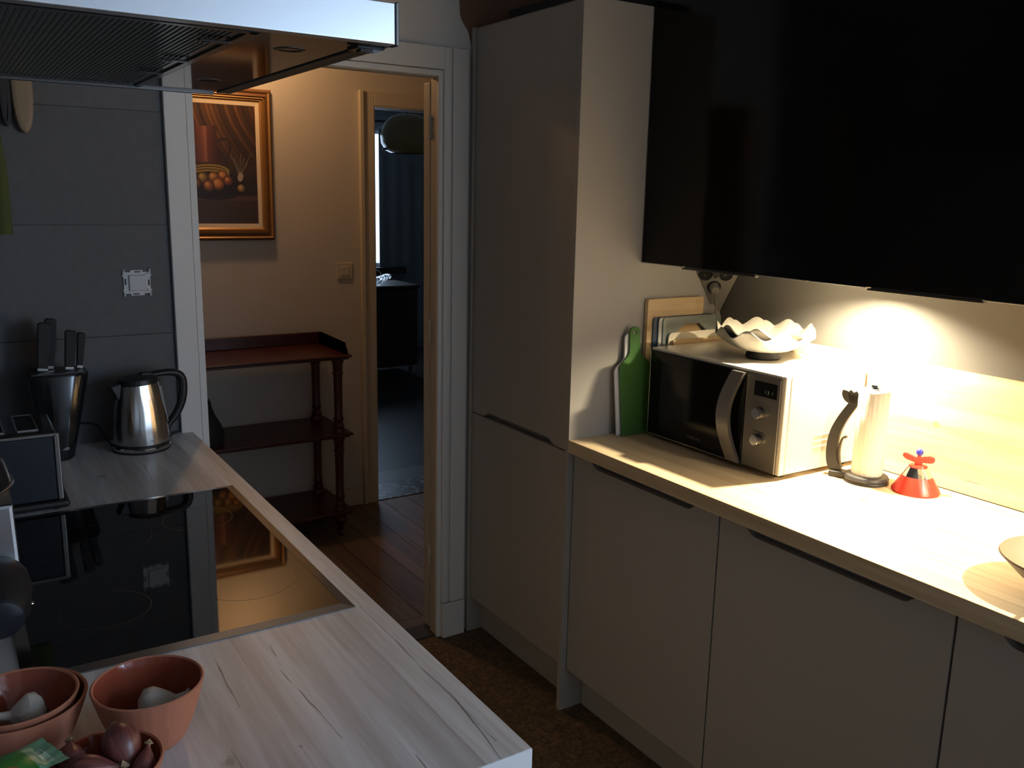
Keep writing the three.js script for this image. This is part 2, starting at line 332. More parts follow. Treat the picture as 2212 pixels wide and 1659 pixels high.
for (let i = 0; i < 4; i++) {
  const z0 = edges[i], z1 = edges[i + 1];
  const lab = ['base cupboard with grey door under the worktop beside the tall cupboard', 'second grey base cupboard from the tall cupboard, below the paper towel holder', 'third grey base cupboard from the tall cupboard, under the worktop', 'fourth grey base cupboard from the tall cupboard, under the worktop'][i];
  const t = thing('base_cabinet', lab, 'cabinet', [0, 0, 0], 0, 'base cupboards under the oak worktop');
  obj('body', bx(XD + 0.021, 2.10, 0.138, 0.848, z0 + 0.001, z1 - 0.001, 0), M.carcass, t);
  obj('door', doorGeo(z0 + 0.0025, z1 - 0.0025, 0.140, 0.846, 0.020, 0), M.front, t);
  obj('plinth', bx(1.622, 1.638, 0, 0.137, z0 + 0.001, z1 - 0.001, 0.001), M.front, t);
}
{
  const t = thing('oak_worktop', 'light oak worktop running along the right wall under the lamps', 'worktop');
  obj('slab', bx(1.5385, 2.112, 0.8515, 0.89, -2.0695, 0.36, 0.0008), M.oak, t);
  obj('edge_strip', bx(1.537, 1.5385, 0.8515, 0.8898, -2.0695, 0.36, 0.0005), M.oak, t);
}
tag(obj('oak_backsplash', bx(2.113, 2.1295, 0.891, 1.195, -2.0695, 0.36, 0.001), M.oak), 'low oak splash board on the grey wall above the oak worktop', 'backsplash');
{
  const zs = [-2.066, -1.452, -0.848, -0.24];
  for (let i = 0; i < 3; i++) {
    const z0 = zs[i], z1 = zs[i + 1];
    const lab = ['black glass wall cupboard touching the tall grey cupboard', 'second black glass wall cupboard from the tall grey cupboard', 'third black glass wall cupboard from the tall cupboard'][i];
    const t = thing('wall_cabinet', lab, 'cabinet', [0, 0, 0], 0, 'black wall cupboards');
    obj('body', bx(1.806, 2.128, 1.414, 2.138, z0 + 0.001, z1 - 0.001, 0.001), M.whitePaint, t);
    obj('door', bx(1.784, 1.804, 1.411, 2.141, z0 + 0.0005, z1 - 0.0005, 0.0003), M.blackGlass, t);
    const zc = (z0 + z1) / 2, gr = obj('grip_bar', [bx(1.786, 1.800, 1.4025, 1.4075, zc - 0.137, zc + 0.137, 0.001), bx(1.79, 1.797, 1.4075, 1.4112, zc - 0.13, zc + 0.13, 0)], M.steelDark, t);
    sub('thin dark metal grip', gr);
    obj('lower_trim', bx(1.7835, 1.803, 1.4085, 1.4109, z0 + 0.001, zc - 0.139, 0.0005), M.steelSmooth, t);
    obj('lower_trim', bx(1.7835, 1.803, 1.4085, 1.4109, zc + 0.139, z1 - 0.001, 0.0005), M.steelSmooth, t);
  }
}
// under-cupboard lamps: a flat puck with a glowing face and its light
function puck(z, power, label) {
  const t = thing('under_cabinet_lamp', label, 'lamp', [1.96, 1.395, z], 0, 'lamps under the wall cupboards');
  obj('housing', lathe([[0, 0.0185], [0.04, 0.0185], [0.04, 0.0], [0.024, 0.0], [0.024, 0.014], [0, 0.014]], 40), M.black, t);
  const d = obj('diffuser', cyl(0.0235, 0.0235, 0.002, 40).translate(0, 0.0128, 0), std({ color: lin(0.9, 0.9, 0.9), emissive: lin(1, 0.84, 0.58), emissiveIntensity: 6, roughness: 0.5 }), t);
  sub('warm white glowing disc', d);
  const l = new THREE.RectAreaLight(lin(1, 0.845, 0.57), power, 0.022, 0.022);
  l.name = 'lamp_light'; l.position.set(0, 0.0112, 0); l.rotation.x = -Math.PI / 2;
  t.add(l);
}
puck(-1.455, 17200, 'round lamp under the black wall cupboards above the paper towel holder');
puck(-0.58, 18500, 'round lamp under the black wall cupboards above the wide bowl at the worktop');

{ // dark tray on top of the tall cupboard
  const t = thing('serving_tray', 'dark flat tray lying on top of the tall grey cupboard', 'tray', [1.78, 2.13, -2.33]);
  obj('base', bx(-0.18, 0.18, 0.0, 0.008, -0.19, 0.19, 0.003), M.blackMatte, t);
  obj('rim', [bx(-0.19, -0.178, 0, 0.034, -0.2, 0.2, 0.003), bx(0.178, 0.19, 0, 0.034, -0.2, 0.2, 0.003), bx(-0.178, 0.178, 0, 0.034, -0.2, -0.188, 0.003), bx(-0.178, 0.178, 0, 0.034, 0.188, 0.2, 0.003)], M.blackMatte, t);
}

{ // ------------------------------------------------------------------ microwave
  const t = thing('microwave_oven', 'grey microwave with black glass door and curved steel handle on the oak worktop', 'microwave', [1.778, 0.89, -1.489]);
  // local: x = depth into the worktop, z from -0.508 (hinge) to 0
  const paint = phys({ color: lin(0.60, 0.57, 0.51), roughness: 0.3, clearcoat: 0.5, clearcoatRoughness: 0.15 }), fascia = std({ color: lin(0.20, 0.19, 0.18), metalness: 0.75, roughness: 0.36 });
  const L = 0.508, B = 0.012, H = 0.274;
  const body = obj('housing', bx(0.024, 0.325, B, H, -L, 0, 0.004, 2), paint, t);
  obj('vent', [0, 1, 2].map((i) => bx(0.13, 0.245, 0.072 + i * 0.0155, 0.0755 + i * 0.0155, -0.002, 0.0012, 0.0006)), paint, body);
  obj('screw', [cyl(0.004, 0.004, 0.002, 16).rotateX(Math.PI / 2).translate(0.262, 0.03, 0.001)], M.chrome, body);
  obj('frame', [bx(0.004, 0.0235, B, H, -0.012, 0.0, 0.003), bx(0.004, 0.0235, H - 0.008, H, -L, -0.012, 0.003), bx(0.006, 0.0235, B, H - 0.008, -L, -0.012, 0.002)], paint, t);
  const door = obj('door', bx(0.0, 0.0065, B + 0.001, H - 0.009, -L + 0.001, -0.13, 0.0015), M.blackGlass, t);
  obj('edge_trim', [bx(-0.0006, 0.006, B, B + 0.0022, -L + 0.001, -0.13, 0.0005), bx(-0.0006, 0.006, B, H - 0.008, -L - 0.0005, -L + 0.0015, 0.0005)], M.steelSmooth, door);
  obj('window', bx(-0.0008, 0.0005, B + 0.045, H - 0.045, -L + 0.07, -0.20, 0.0004), M.blackGlass, door);
  const font = await new FontLoader().loadAsync('fonts/droid/droid_sans_bold.typeface.json');
  const name = new TextGeometry('SAMSUNG', { font, size: 0.0085, depth: 0.0005, curveSegments: 3 });
  name.computeBoundingBox();
  name.translate(-name.boundingBox.max.x / 2, 0, 0).rotateY(-Math.PI / 2).translate(-0.0003, 0.037, -0.309);
  sub('grey printed lettering', obj('lettering', name, std({ color: lin(0.07, 0.067, 0.062), roughness: 0.5 }), door));
  // curved handle, a bowed flat bar
  const hp = [], N = 24;
  for (let i = 0; i <= N; i++) { const f = i / N, y = 0.018 + f * 0.246, bow = Math.sin(Math.PI * f); hp.push([y, -0.128 - 0.032 * bow, -0.012 - 0.016 * bow]); }
  const pos = [], idx = [];
  for (const [y, z, x] of hp) { const w = 0.043; pos.push(x, y, z - w, x, y, z, x + 0.012, y, z, x + 0.012, y, z - w); }
  for (let i = 0; i < N; i++) for (let k = 0; k < 4; k++) { const a = i * 4 + k, b = i * 4 + (k + 1) % 4; idx.push(a, b, a + 4, b, b + 4, a + 4); }
  idx.push(0, 2, 1, 0, 3, 2, N * 4, N * 4 + 1, N * 4 + 2, N * 4, N * 4 + 2, N * 4 + 3);
  let hg = new THREE.BufferGeometry(); hg.setAttribute('position', new THREE.Float32BufferAttribute(pos, 3)); hg.setIndex(idx);
  hg = toCreasedNormals(hg.toNonIndexed(), 0.5);
  const hd = obj('handle', hg, std({ color: lin(0.36, 0.34, 0.32), metalness: 0.85, roughness: 0.3 }), t);
  sub('bowed brushed steel handle', hd);
  for (const y of [0.02, 0.248]) obj('handle_post', bx(-0.012, 0.002, y, y + 0.014, -0.166, -0.138, 0.002), M.black, t);
  const cp = obj('control_panel', bx(0.0, 0.007, B + 0.001, H - 0.009, -0.128, -0.013, 0.003, 2), fascia, t);
  const disp = obj('display', bx(-0.0012, 0.001, 0.210, 0.249, -0.098, -0.022, 0.0008), M.blackGlass, cp);
  const seg = (z, on) => { // seven-segment digit, 5 x 9 mm; runs towards -z (viewer's left)
    const w = 0.0048, h = 0.0045, th = 0.0008, y = 0.2195, m = { a: [z, y + 2 * h, 1], d: [z, y, 1], g: [z, y + h, 1], b: [z + w / 2, y + 1.5 * h, 0], c: [z + w / 2, y + h / 2, 0], f: [z - w / 2, y + 1.5 * h, 0], e: [z - w / 2, y + h / 2, 0] };
    return [...on].map((k) => { const [pz, py, hor] = m[k]; return hor ? bx(-0.0016, -0.0011, py - th / 2, py + th / 2, pz - w / 2 + th, pz + w / 2 - th, 0) : bx(-0.0016, -0.0011, py - h / 2 + th, py + h / 2 - th, pz - th / 2, pz + th / 2, 0); });
  };
  sub('green clock digits', obj('clock_digits', [...seg(-0.062, 'bc'), ...seg(-0.051, 'abgcd'), ...seg(-0.039, 'bc')], std({ color: lin(0.02, 0.05, 0.01), emissive: lin(0.35, 0.55, 0.15), emissiveIntensity: 0.3 }), disp));
  for (const y of [0.1655, 0.0935]) {
    const k = obj('knob', lathe([[0, 0.017], [0.0125, 0.017], [0.0142, 0.0155], [0.0145, 0]], 36), M.steelSmooth, cp);
    k.rotation.z = Math.PI / 2; k.position.set(-0.0, y, -0.075);
    obj('collar', lathe([[0.0165, 0], [0.0165, 0.0012], [0.0, 0.0012]], 36).rotateZ(Math.PI / 2).translate(0, y, -0.075), M.steelDark, cp);
  }
  obj('dial_mark', [0, 1, 2, 3].map((i) => bx(-0.0005, 0.0003, 0.1135 + (i === 1 ? 0.001 : 0), 0.1165, -0.089 + i * 0.008, -0.0855 + i * 0.008, 0)), M.black, cp);
  for (const [x, z] of [[0.04, -0.03], [0.04, -L + 0.03], [0.29, -0.03], [0.29, -L + 0.03]]) obj('foot', cyl(0.012, 0.013, B, 16).translate(x, B / 2, z), M.black, t);
}

// ------------------------------------------------------------------ wavy bowls on the microwave
function wavyBowl(R, depth, foot, waves, amp, phase, th = 0.004) {
  const NT = 16, NA = 180, pos = [], idx = [];
  const pt = (t, a, off) => {
    const r = foot + (R - foot) * Math.pow(t, 0.82), y = depth * Math.pow(t, 1.7) + amp * Math.pow(t, 3) * Math.cos(waves * a + phase);
    return [(r - off * 0.5) * Math.cos(a), y + off, (r - off * 0.5) * Math.sin(a)];
  };
  for (const off of [0, th]) for (let i = 0; i <= NT; i++) for (let j = 0; j < NA; j++) pos.push(...pt(i / NT, j / NA * 2 * Math.PI, i === NT ? off * 0.7 : off));
  const at = (s, i, j) => s * (NT + 1) * NA + i * NA + (j % NA);
  for (let j = 0; j < NA; j++) {
    for (let i = 0; i < NT; i++) {
      idx.push(at(0, i, j), at(0, i + 1, j), at(0, i + 1, j + 1), at(0, i, j), at(0, i + 1, j + 1), at(0, i, j + 1));
      idx.push(at(1, i, j), at(1, i + 1, j + 1), at(1, i + 1, j), at(1, i, j), at(1, i, j + 1), at(1, i + 1, j + 1));
    }
    idx.push(at(0, NT, j), at(1, NT, j), at(1, NT, j + 1), at(0, NT, j), at(1, NT, j + 1), at(0, NT, j + 1));
  }
  const c0 = pos.length / 3; pos.push(0, 0, 0, 0, th, 0);
  for (let j = 0; j < NA; j++) idx.push(c0, at(0, 0, j), at(0, 0, j + 1), c0 + 1, at(1, 0, j + 1), at(1, 0, j));
  const g = new THREE.BufferGeometry(); g.setAttribute('position', new THREE.Float32BufferAttribute(pos, 3)); g.setIndex(idx);
  return toCreasedNormals(g.toNonIndexed(), 1.1);
}
{
  const t = thing('wavy_fruit_bowl', 'cream bowl with wavy rim standing on the microwave', 'bowl', [1.945, 1.1645, -1.715]);
  obj('bowl', wavyBowl(0.136, 0.054, 0.044, 9, 0.0115, 0.4).translate(0, 0.022, 0), M.whiteCeramic, t);
  sub('dark foot ring', obj('foot', lathe([[0, 0], [0.046, 0], [0.05, 0.004], [0.043, 0.024], [0, 0.024]], 48), M.blackMatte, t));
  const u = thing('wavy_fruit_bowl', 'second wavy cream bowl nested inside the one on the microwave', 'bowl', [1.948, 1.1945, -1.717]);
  obj('bowl', wavyBowl(0.134, 0.054, 0.044, 9, 0.0115, 2.0), M.whiteCeramic, u);
}

// ------------------------------------------------------------------ boards leaning in the gap behind the microwave
function board(name, label, category, x0, x1, y1, z, th, mat, r = 0.012, opts = {}) {
  const s = rrect(x0, x1, 0, y1 - 0.8915, r);
  if (opts.hole) { const h = new THREE.Path(); opts.hole.forEach(([x, y], i) => (i ? h.lineTo(x, y) : h.moveTo(x, y))); h.closePath(); s.holes.push(h); }
  const m = obj(name, boxUV(ext(s, th, 0.0008)), mat);
  m.position.set(0, 0.8905, z); m.rotation.x = opts.lean ?? 0;
  return tag(m, label, category, opts.group);
}
const maple = std({ roughness: 0.55, map: wood(256, 256, 0.5, 0.5, { light: [0.89, 0.80, 0.64], dark: [0.72, 0.57, 0.40], plank: 0.05, contrast: 0.8, seed: 5 }) });
maple.map.repeat.set(2, 2);
board('cutting_board', 'tall pale wooden cutting board leaning behind the microwave', 'cutting board', 1.805, 2.035, 1.30, -2.0665, 0.015, maple, 0.008);
const holePts = [[1.90, 0.300], [1.945, 0.328], [2.005, 0.328], [2.035, 0.305], [2.03, 0.29], [1.905, 0.29]];
board('cutting_board', 'dark blue thin cutting board between the wooden board and the mirror-like board', 'cutting board', 1.825, 2.075, 1.245, -2.0495, 0.004, std({ color: lin(0.03, 0.055, 0.11), roughness: 0.35 }), 0.012, { hole: holePts });
board('cutting_board', 'thin white cutting board behind the grey glossy board', 'cutting board', 1.842, 2.085, 1.243, -2.0435, 0.004, std({ color: lin(0.6, 0.6, 0.56), roughness: 0.35 }), 0.012, { hole: holePts });
board('cutting_board', 'glossy grey cutting board with hand hole behind the microwave', 'cutting board', 1.855, 2.098, 1.243, -2.0370, 0.004, std({ color: lin(0.30, 0.34, 0.34), roughness: 0.12, metalness: 0.3 }), 0.012, { hole: holePts });
board('serving_board', 'small cream plastic board in front of the grey glossy board', 'cutting board', 1.868, 2.075, 1.198, -2.026, 0.005, std({ color: lin(0.72, 0.68, 0.55), roughness: 0.35 }), 0.02);
board('serving_board', 'low brown-edged wooden board right behind the microwave', 'cutting board', 1.873, 2.072, 1.177, -2.0125, 0.008, maple, 0.004);
{ // paddle-shaped green board with a white twin behind it, leaning on the cupboard side
  const paddle = () => {
    const s = new THREE.Shape();
    s.moveTo(-0.046, 0); s.lineTo(0.06, 0); s.lineTo(0.06, 0.21); s.bezierCurveTo(0.055, 0.235, 0.022, 0.232, 0.020, 0.258); s.lineTo(0.020, 0.310);
    s.bezierCurveTo(0.020, 0.337, -0.020, 0.337, -0.020, 0.310); s.lineTo(-0.020, 0.258); s.bezierCurveTo(-0.022, 0.232, -0.056, 0.232, -0.058, 0.205); s.lineTo(-0.046, 0);
    const h = new THREE.Path(); h.absarc(0, 0.312, 0.006, 0, Math.PI * 2, true); s.holes.push(h);
    return ext(s, 0.006, 0.001, 10);
  };
  const a = obj('paddle_board', paddle(), M.green); a.position.set(1.752, 0.891, -2.031); a.rotation.x = -0.055;
  tag(a, 'green paddle-shaped cutting board with hanging hole leaning beside the microwave', 'cutting board');
  const b = obj('paddle_board', paddle(), M.plasticWhite); b.position.set(1.740, 0.891, -2.043); b.rotation.x = -0.045; b.scale.y = 0.94;
  tag(b, 'white paddle-shaped cutting board half hidden behind the green one', 'cutting board');
}

{ // ------------------------------------------------------------------ corner socket block under the wall cupboard
  const t = thing('corner_socket', 'grey triangular corner socket block under the black wall cupboard', 'socket');
  const A = V3(1.985, 1.409, -2.0695), B = V3(2.1295, 1.409, -1.98), C = V3(2.118, 1.243, -2.064), O = V3(2.1295, 1.409, -2.0695);
  const tri = (...p) => { const g = new THREE.BufferGeometry(); g.setAttribute('position', new THREE.Float32BufferAttribute(p.flatMap((q) => q.toArray()), 3)); g.computeVertexNormals(); return g; };
  const shell = std({ color: lin(0.20, 0.185, 0.165), metalness: 0.4, roughness: 0.4 });
  obj('housing', tri(A, C, B, A, O, C, O, B, C, A, B, O), shell, t);
  const n = C.clone().sub(A).cross(B.clone().sub(A)).normalize(); if (n.x > 0) n.negate();
  const up = V3(0, 1, 0).addScaledVector(n, -n.y).normalize(), right = up.clone().cross(n);
  const mid = A.clone().add(B).multiplyScalar(0.5), base = new THREE.Matrix4().makeBasis(right, up, n);
  const put = (g, u, v, w = 0) => g.clone().applyMatrix4(new THREE.Matrix4().makeTranslation(mid.x + right.x * u + up.x * v + n.x * w, mid.y + right.y * u + up.y * v + n.y * w, mid.z + right.z * u + up.z * v + n.z * w).multiply(base));
  const face = shapeOf([[-0.072, -0.004], [0.072, -0.004], [0.004, -0.148], [-0.004, -0.148]]);
  const fp = obj('face_plate', put(ext(face, 0.005, 0.0015), 0, 0, -0.001), shell, t);
  const well = lathe([[0.0215, 0.0], [0.0215, 0.003], [0.019, 0.003], [0.0185, 0.0008], [0, 0.0008]], 36).rotateX(Math.PI / 2);
  for (const u of [-0.032, 0.032]) { const so = obj('outlet', put(well, u, -0.041, 0.004), M.blackGloss, fp); obj('pin', put(cyl(0.0024, 0.0024, 0.004, 10).rotateX(Math.PI / 2), u - 0.004, -0.043, 0.007), M.chrome, so); }
  obj('screw_cover', put(cyl(0.0095, 0.0095, 0.003, 24).rotateX(Math.PI / 2), 0, -0.045, 0.005), M.black, fp);
  obj('outlet', put(well, 0, -0.086, 0.004), M.blackGloss, fp);
  const p = thing('power_plug', 'grey plug with hanging flat cable in the lowest hole of the corner socket', 'plug');
  obj('plug_body', put(lathe([[0.0165, 0], [0.0165, 0.012], [0.012, 0.024], [0.0, 0.026]], 32).rotateX(Math.PI / 2), 0, -0.086, 0.0055), std({ color: lin(0.16, 0.15, 0.135), roughness: 0.5 }), p);
  const s0 = mid.clone().addScaledVector(up, -0.094).addScaledVector(n, 0.022);
  obj('cable', tube([s0.toArray(), [s0.x + 0.004, s0.y - 0.012, s0.z + 0.004], [s0.x + 0.01, s0.y - 0.06, s0.z + 0.002], [s0.x + 0.022, s0.y - 0.15, s0.z + 0.004], [s0.x + 0.028, 1.05, s0.z + 0.004], [s0.x + 0.03, 0.897, s0.z + 0.01]], 0.0036), std({ color: lin(0.16, 0.15, 0.135), roughness: 0.5 }), p);
}

{ // ------------------------------------------------------------------ paper towel holder and roll
  const cx = 1.988, cz = -1.378;
  const t = thing('paper_towel_holder', 'dark grey paper towel holder with curved arm and tulip-shaped tip', 'paper towel holder', [cx, 0.89, cz], 0.36);
  const gm = std({ color: lin(0.020, 0.0185, 0.0185), roughness: 0.5 });
  obj('base', lathe([[0, 0], [0.055, 0], [0.0565, 0.004], [0.055, 0.008], [0.0565, 0.012], [0.053, 0.018], [0.045, 0.0205], [0, 0.0205]], 56), gm, t);
  obj('foot', bx(-0.02, 0.02, 0.0, 0.016, -0.092, -0.05, 0.004), gm, t);
  const ribbon = (pts, w, th) => { // flat bar: path in (z, y), width along x
    const c = new THREE.CatmullRomCurve3(pts.map(([z, y]) => V3(0, y, z))), n = 40, pos = [], idx = [];
    for (let i = 0; i <= n; i++) {
      const q = c.getPoint(i / n), tg = c.getTangent(i / n), nn = V3(0, -tg.z, tg.y), f = i / n, ww = w(f) / 2, hh = th(f) / 2;
      for (const [sx, so] of [[-1, -1], [1, -1], [1, 1], [-1, 1]]) pos.push(q.x + sx * ww, q.y + nn.y * so * hh, q.z + nn.z * so * hh);
    }
    for (let i = 0; i < n; i++) for (let k = 0; k < 4; k++) { const a = i * 4 + k, b = i * 4 + (k + 1) % 4; idx.push(a, a + 4, b, b, a + 4, b + 4); }
    idx.push(0, 1, 2, 0, 2, 3, n * 4, n * 4 + 2, n * 4 + 1, n * 4, n * 4 + 3, n * 4 + 2);
    const g = new THREE.BufferGeometry(); g.setAttribute('position', new THREE.Float32BufferAttribute(pos, 3)); g.setIndex(idx);
    return toCreasedNormals(g.toNonIndexed(), 0.5);
  };
  obj('arm', ribbon([[-0.076, 0.017], [-0.087, 0.035], [-0.092, 0.07], [-0.088, 0.115], [-0.073, 0.155], [-0.051, 0.195], [-0.046, 0.205]], () => 0.018, (f) => 0.031 - 0.011 * f), gm, t);
  obj('spring_clip', ribbon([[-0.064, 0.012], [-0.071, 0.04], [-0.074, 0.07], [-0.069, 0.10], [-0.063, 0.108], [-0.058, 0.107]], () => 0.014, () => 0.004), gm, t);
  const petal = (len, wid) => { const s = new THREE.Shape(); s.moveTo(0, 0); s.bezierCurveTo(wid, len * 0.25, wid, len * 0.8, 0, len); s.bezierCurveTo(-wid, len * 0.8, -wid, len * 0.25, 0, 0); return ext(s, 0.004, 0.001, 10).translate(0, 0, -0.002); };
  for (const [a, l, w] of [[0.62, 0.046, 0.016], [-0.62, 0.046, 0.016], [0.2, 0.040, 0.012], [-0.2, 0.038, 0.012]]) {
    const p = obj('petal', petal(l, w), gm, t); p.position.set(-0.008, 0.198, -0.049); p.rotation.order = 'YXZ'; p.rotation.set(0.1, -Math.PI / 2 + 0.1, a);
  }
  obj('spindle', [cyl(0.008, 0.008, 0.235, 20).translate(0, 0.13, 0), lathe([[0, 0.26], [0.012, 0.256], [0.013, 0.25], [0.008, 0.245]], 24)], M.steelSmooth, t);
  const crep = tex(256, 256, (s, q) => { const k = 0.5 + 0.5 * (fbm(s * 26, q * 30, 3) - 0.5) + 0.25 * (noise(s * 60, q * 12) - 0.5); return [k, k, k]; }, false);
  const rg = lathe([[0.011, 0.001], [0.037, 0.0], [0.0385, 0.004], [0.0375, 0.12], [0.038, 0.218], [0.036, 0.222], [0.013, 0.222], [0.011, 0.216]], 64);
  const roll = obj('paper_towel_roll', rg, std({ color: lin(0.66, 0.64, 0.60), roughness: 0.95, bumpMap: crep, bumpScale: 0.003 }));
  roll.position.set(cx, 0.9105, cz);
  tag(roll, 'white paper towel roll standing on the dark grey holder', 'paper towel');
}

{ // ------------------------------------------------------------------ red pepper grinder
  const t = thing('pepper_grinder', 'small red cone-shaped pepper mill with winged top and blue ball', 'pepper mill', [2.028, 0.89, -1.262]);
  obj('base', lathe([[0, 0], [0.056, 0], [0.0575, 0.004], [0.055, 0.010], [0.036, 0.042], [0, 0.042]], 56), M.red, t);
  obj('cone', lathe([[0.0358, 0.042], [0.022, 0.064], [0.0, 0.064]], 56), M.chrome, t);
  obj('collar', lathe([[0, 0.062], [0.021, 0.062], [0.0225, 0.065], [0.021, 0.068], [0.009, 0.070], [0, 0.070]], 40), M.red, t);
  const s = new THREE.Shape();
  s.moveTo(-0.007, 0.066); s.lineTo(0.007, 0.066); s.lineTo(0.009, 0.075); s.bezierCurveTo(0.02, 0.076, 0.036, 0.070, 0.0375, 0.083); s.bezierCurveTo(0.037, 0.098, 0.02, 0.094, 0.008, 0.090);
  s.lineTo(-0.008, 0.090); s.bezierCurveTo(-0.02, 0.096, -0.036, 0.106, -0.039, 0.094); s.bezierCurveTo(-0.040, 0.082, -0.02, 0.080, -0.009, 0.075); s.lineTo(-0.007, 0.066);
  const w = obj('winged_crank', ext(s, 0.009, 0.002, 10).translate(0, 0, -0.0045), M.red, t); w.rotation.y = -0.75;
  obj('shaft', cyl(0.0045, 0.0045, 0.03, 16).translate(0, 0.08, 0), M.red, t);
  sub('dark blue ball', obj('ball', new THREE.SphereGeometry(0.0088, 28, 20).translate(0, 0.1015, 0), M.blue, t));
}
{ // ------------------------------------------------------------------ wide bowl at the right end of the worktop, with two servers
  const bc = [1.735, 0.89, -0.742];
  const t = thing('wide_bowl', 'wide shallow brown bowl on the bright end of the oak worktop', 'bowl', bc);
  obj('bowl', lathe([[0, 0.016], [0.05, 0.017], [0.09, 0.034], [0.126, 0.066], [0.129, 0.067], [0.131, 0.064], [0.095, 0.029], [0.055, 0.011], [0.0, 0.011]], 72), std({ color: lin(0.15, 0.10, 0.068), roughness: 0.4 }), t);
  obj('foot', lathe([[0, 0], [0.05, 0], [0.054, 0.003], [0.05, 0.013], [0, 0.013]], 48), M.darkWood, t);
  const sv = (label, a, len) => {
    const k = thing('salad_server', label, 'serving spoon', [bc[0] + Math.sin(a) * 0.03, bc[1] + 0.022, bc[2] + Math.cos(a) * 0.03], a, 'servers lying in the wide bowl');
    const dir = [len, 0.115, 0];
    obj('shaft', tube([[-0.02, 0.012, 0], [len * 0.5, 0.06, 0], [dir[0], dir[1], 0]], 0.0045, 20, 8), M.darkWood, k);
    const sp = obj('spoon', new THREE.SphereGeometry(0.026, 20, 12), M.darkWood, k); sp.scale.set(1.3, 0.2, 0.8); sp.position.set(-0.035, 0.0075, 0);
  };
  sv('longer of two dark wooden servers resting in the wide brown bowl', Math.PI * 1.18, 0.15);
  sv('shorter of two dark wooden servers resting in the wide brown bowl', Math.PI * 1.36, 0.12);
}

// ------------------------------------------------------------------ left-hand counter
{
  const t = thing('pale_worktop', 'whitewashed oak worktop with dark cracks around the cooktop', 'worktop');
  obj('slab', bx(-0.299, 0.60, 0.852, 0.89, -2.692, -0.8645, 0.001), M.paleWood, t);
  sub('plain white end strip', obj('edge_strip', bx(-0.299, 0.60, 0.852, 0.8898, -0.8645, -0.863, 0.0005), std({ color: lin(0.80, 0.80, 0.80), roughness: 0.4 }), t));
}
{
  const t = thing('counter_cabinet', 'grey cupboard carcass under the whitewashed worktop', 'cabinet');
  obj('body', bx(-0.298, 0.545, 0.12, 0.8505, -2.69, -0.90, 0), M.carcass, t);
  for (let i = 0; i < 3; i++) obj('door', bx(0.547, 0.566, 0.14, 0.846, -2.688 + i * 0.596, -2.688 + i * 0.596 + 0.592, 0.0012), M.front, t);
  obj('plinth', bx(0.47, 0.486, 0, 0.119, -2.69, -0.90, 0.001), M.front, t);
  obj('end_panel', bx(-0.298, 0.566, 0, 0.8505, -0.898, -0.88, 0.0012), M.frontSide, t);
}
{ // ------------------------------------------------------------------ cooktop
  const t = thing('cooktop', 'black glass cooktop with a shiny steel edge on the pale worktop', 'cooktop', [0, 0.89, 0]);
  const x0 = 0.05, x1 = 0.561, z0 = -2.12, z1 = -1.358, b = 0.019, yo = 0.0022, yi = 0.0050;
  obj('glass_plate', bx(x0 + b, x1 - b, 0.0004, 0.0048, z0 + b, z1 - b, 0.0004), phys({ color: lin(0.0035, 0.0035, 0.004), roughness: 0.035, ior: 1.52 }), t);
  const quad = (o0, o1, i0, i1) => { // mitred bevel piece: outer edge low, inner edge high
    const P = [[...o0, 0.0], [...o1, 0.0], [...o1, yo], [...o0, yo], [...i1, yi], [...i0, yi], [...i1, 0.0], [...i0, 0.0]].map(([x, z, y]) => V3(x, y, z));
    const f = (...k) => k.map((i) => P[i]), T = [f(3, 2, 4), f(3, 4, 5), f(0, 1, 2), f(0, 2, 3), f(5, 4, 6), f(5, 6, 7), f(0, 3, 5), f(0, 5, 7), f(1, 6, 4), f(1, 4, 2)];
    const g = new THREE.BufferGeometry(); g.setAttribute('position', new THREE.Float32BufferAttribute(T.flat().flatMap((p) => p.toArray()), 3)); g.computeVertexNormals(); return g;
  };
  const fm = std({ color: lin(0.42, 0.40, 0.38), metalness: 1, roughness: 0.2 });
  const O = [[x0, z0], [x1, z0], [x1, z1], [x0, z1]], I = [[x0 + b, z0 + b], [x1 - b, z0 + b], [x1 - b, z1 - b], [x0 + b, z1 - b]];
  for (let k = 0; k < 4; k++) obj('frame_bar', quad(O[k], O[(k + 1) % 4], I[k], I[(k + 1) % 4]), fm, t);
  const rm = std({ color: lin(0.03, 0.029, 0.027), roughness: 0.5 });
  for (const [x, z, r] of [[0.19, -1.555, 0.072], [0.21, -1.90, 0.092], [0.21, -1.90, 0.12], [0.43, -1.92, 0.072], [0.43, -1.56, 0.092]]) obj('cooking_zone_ring', new THREE.RingGeometry(r - 0.0004, r + 0.0004, 96).rotateX(-Math.PI / 2).translate(x, 0.0049, z), rm, t);
}
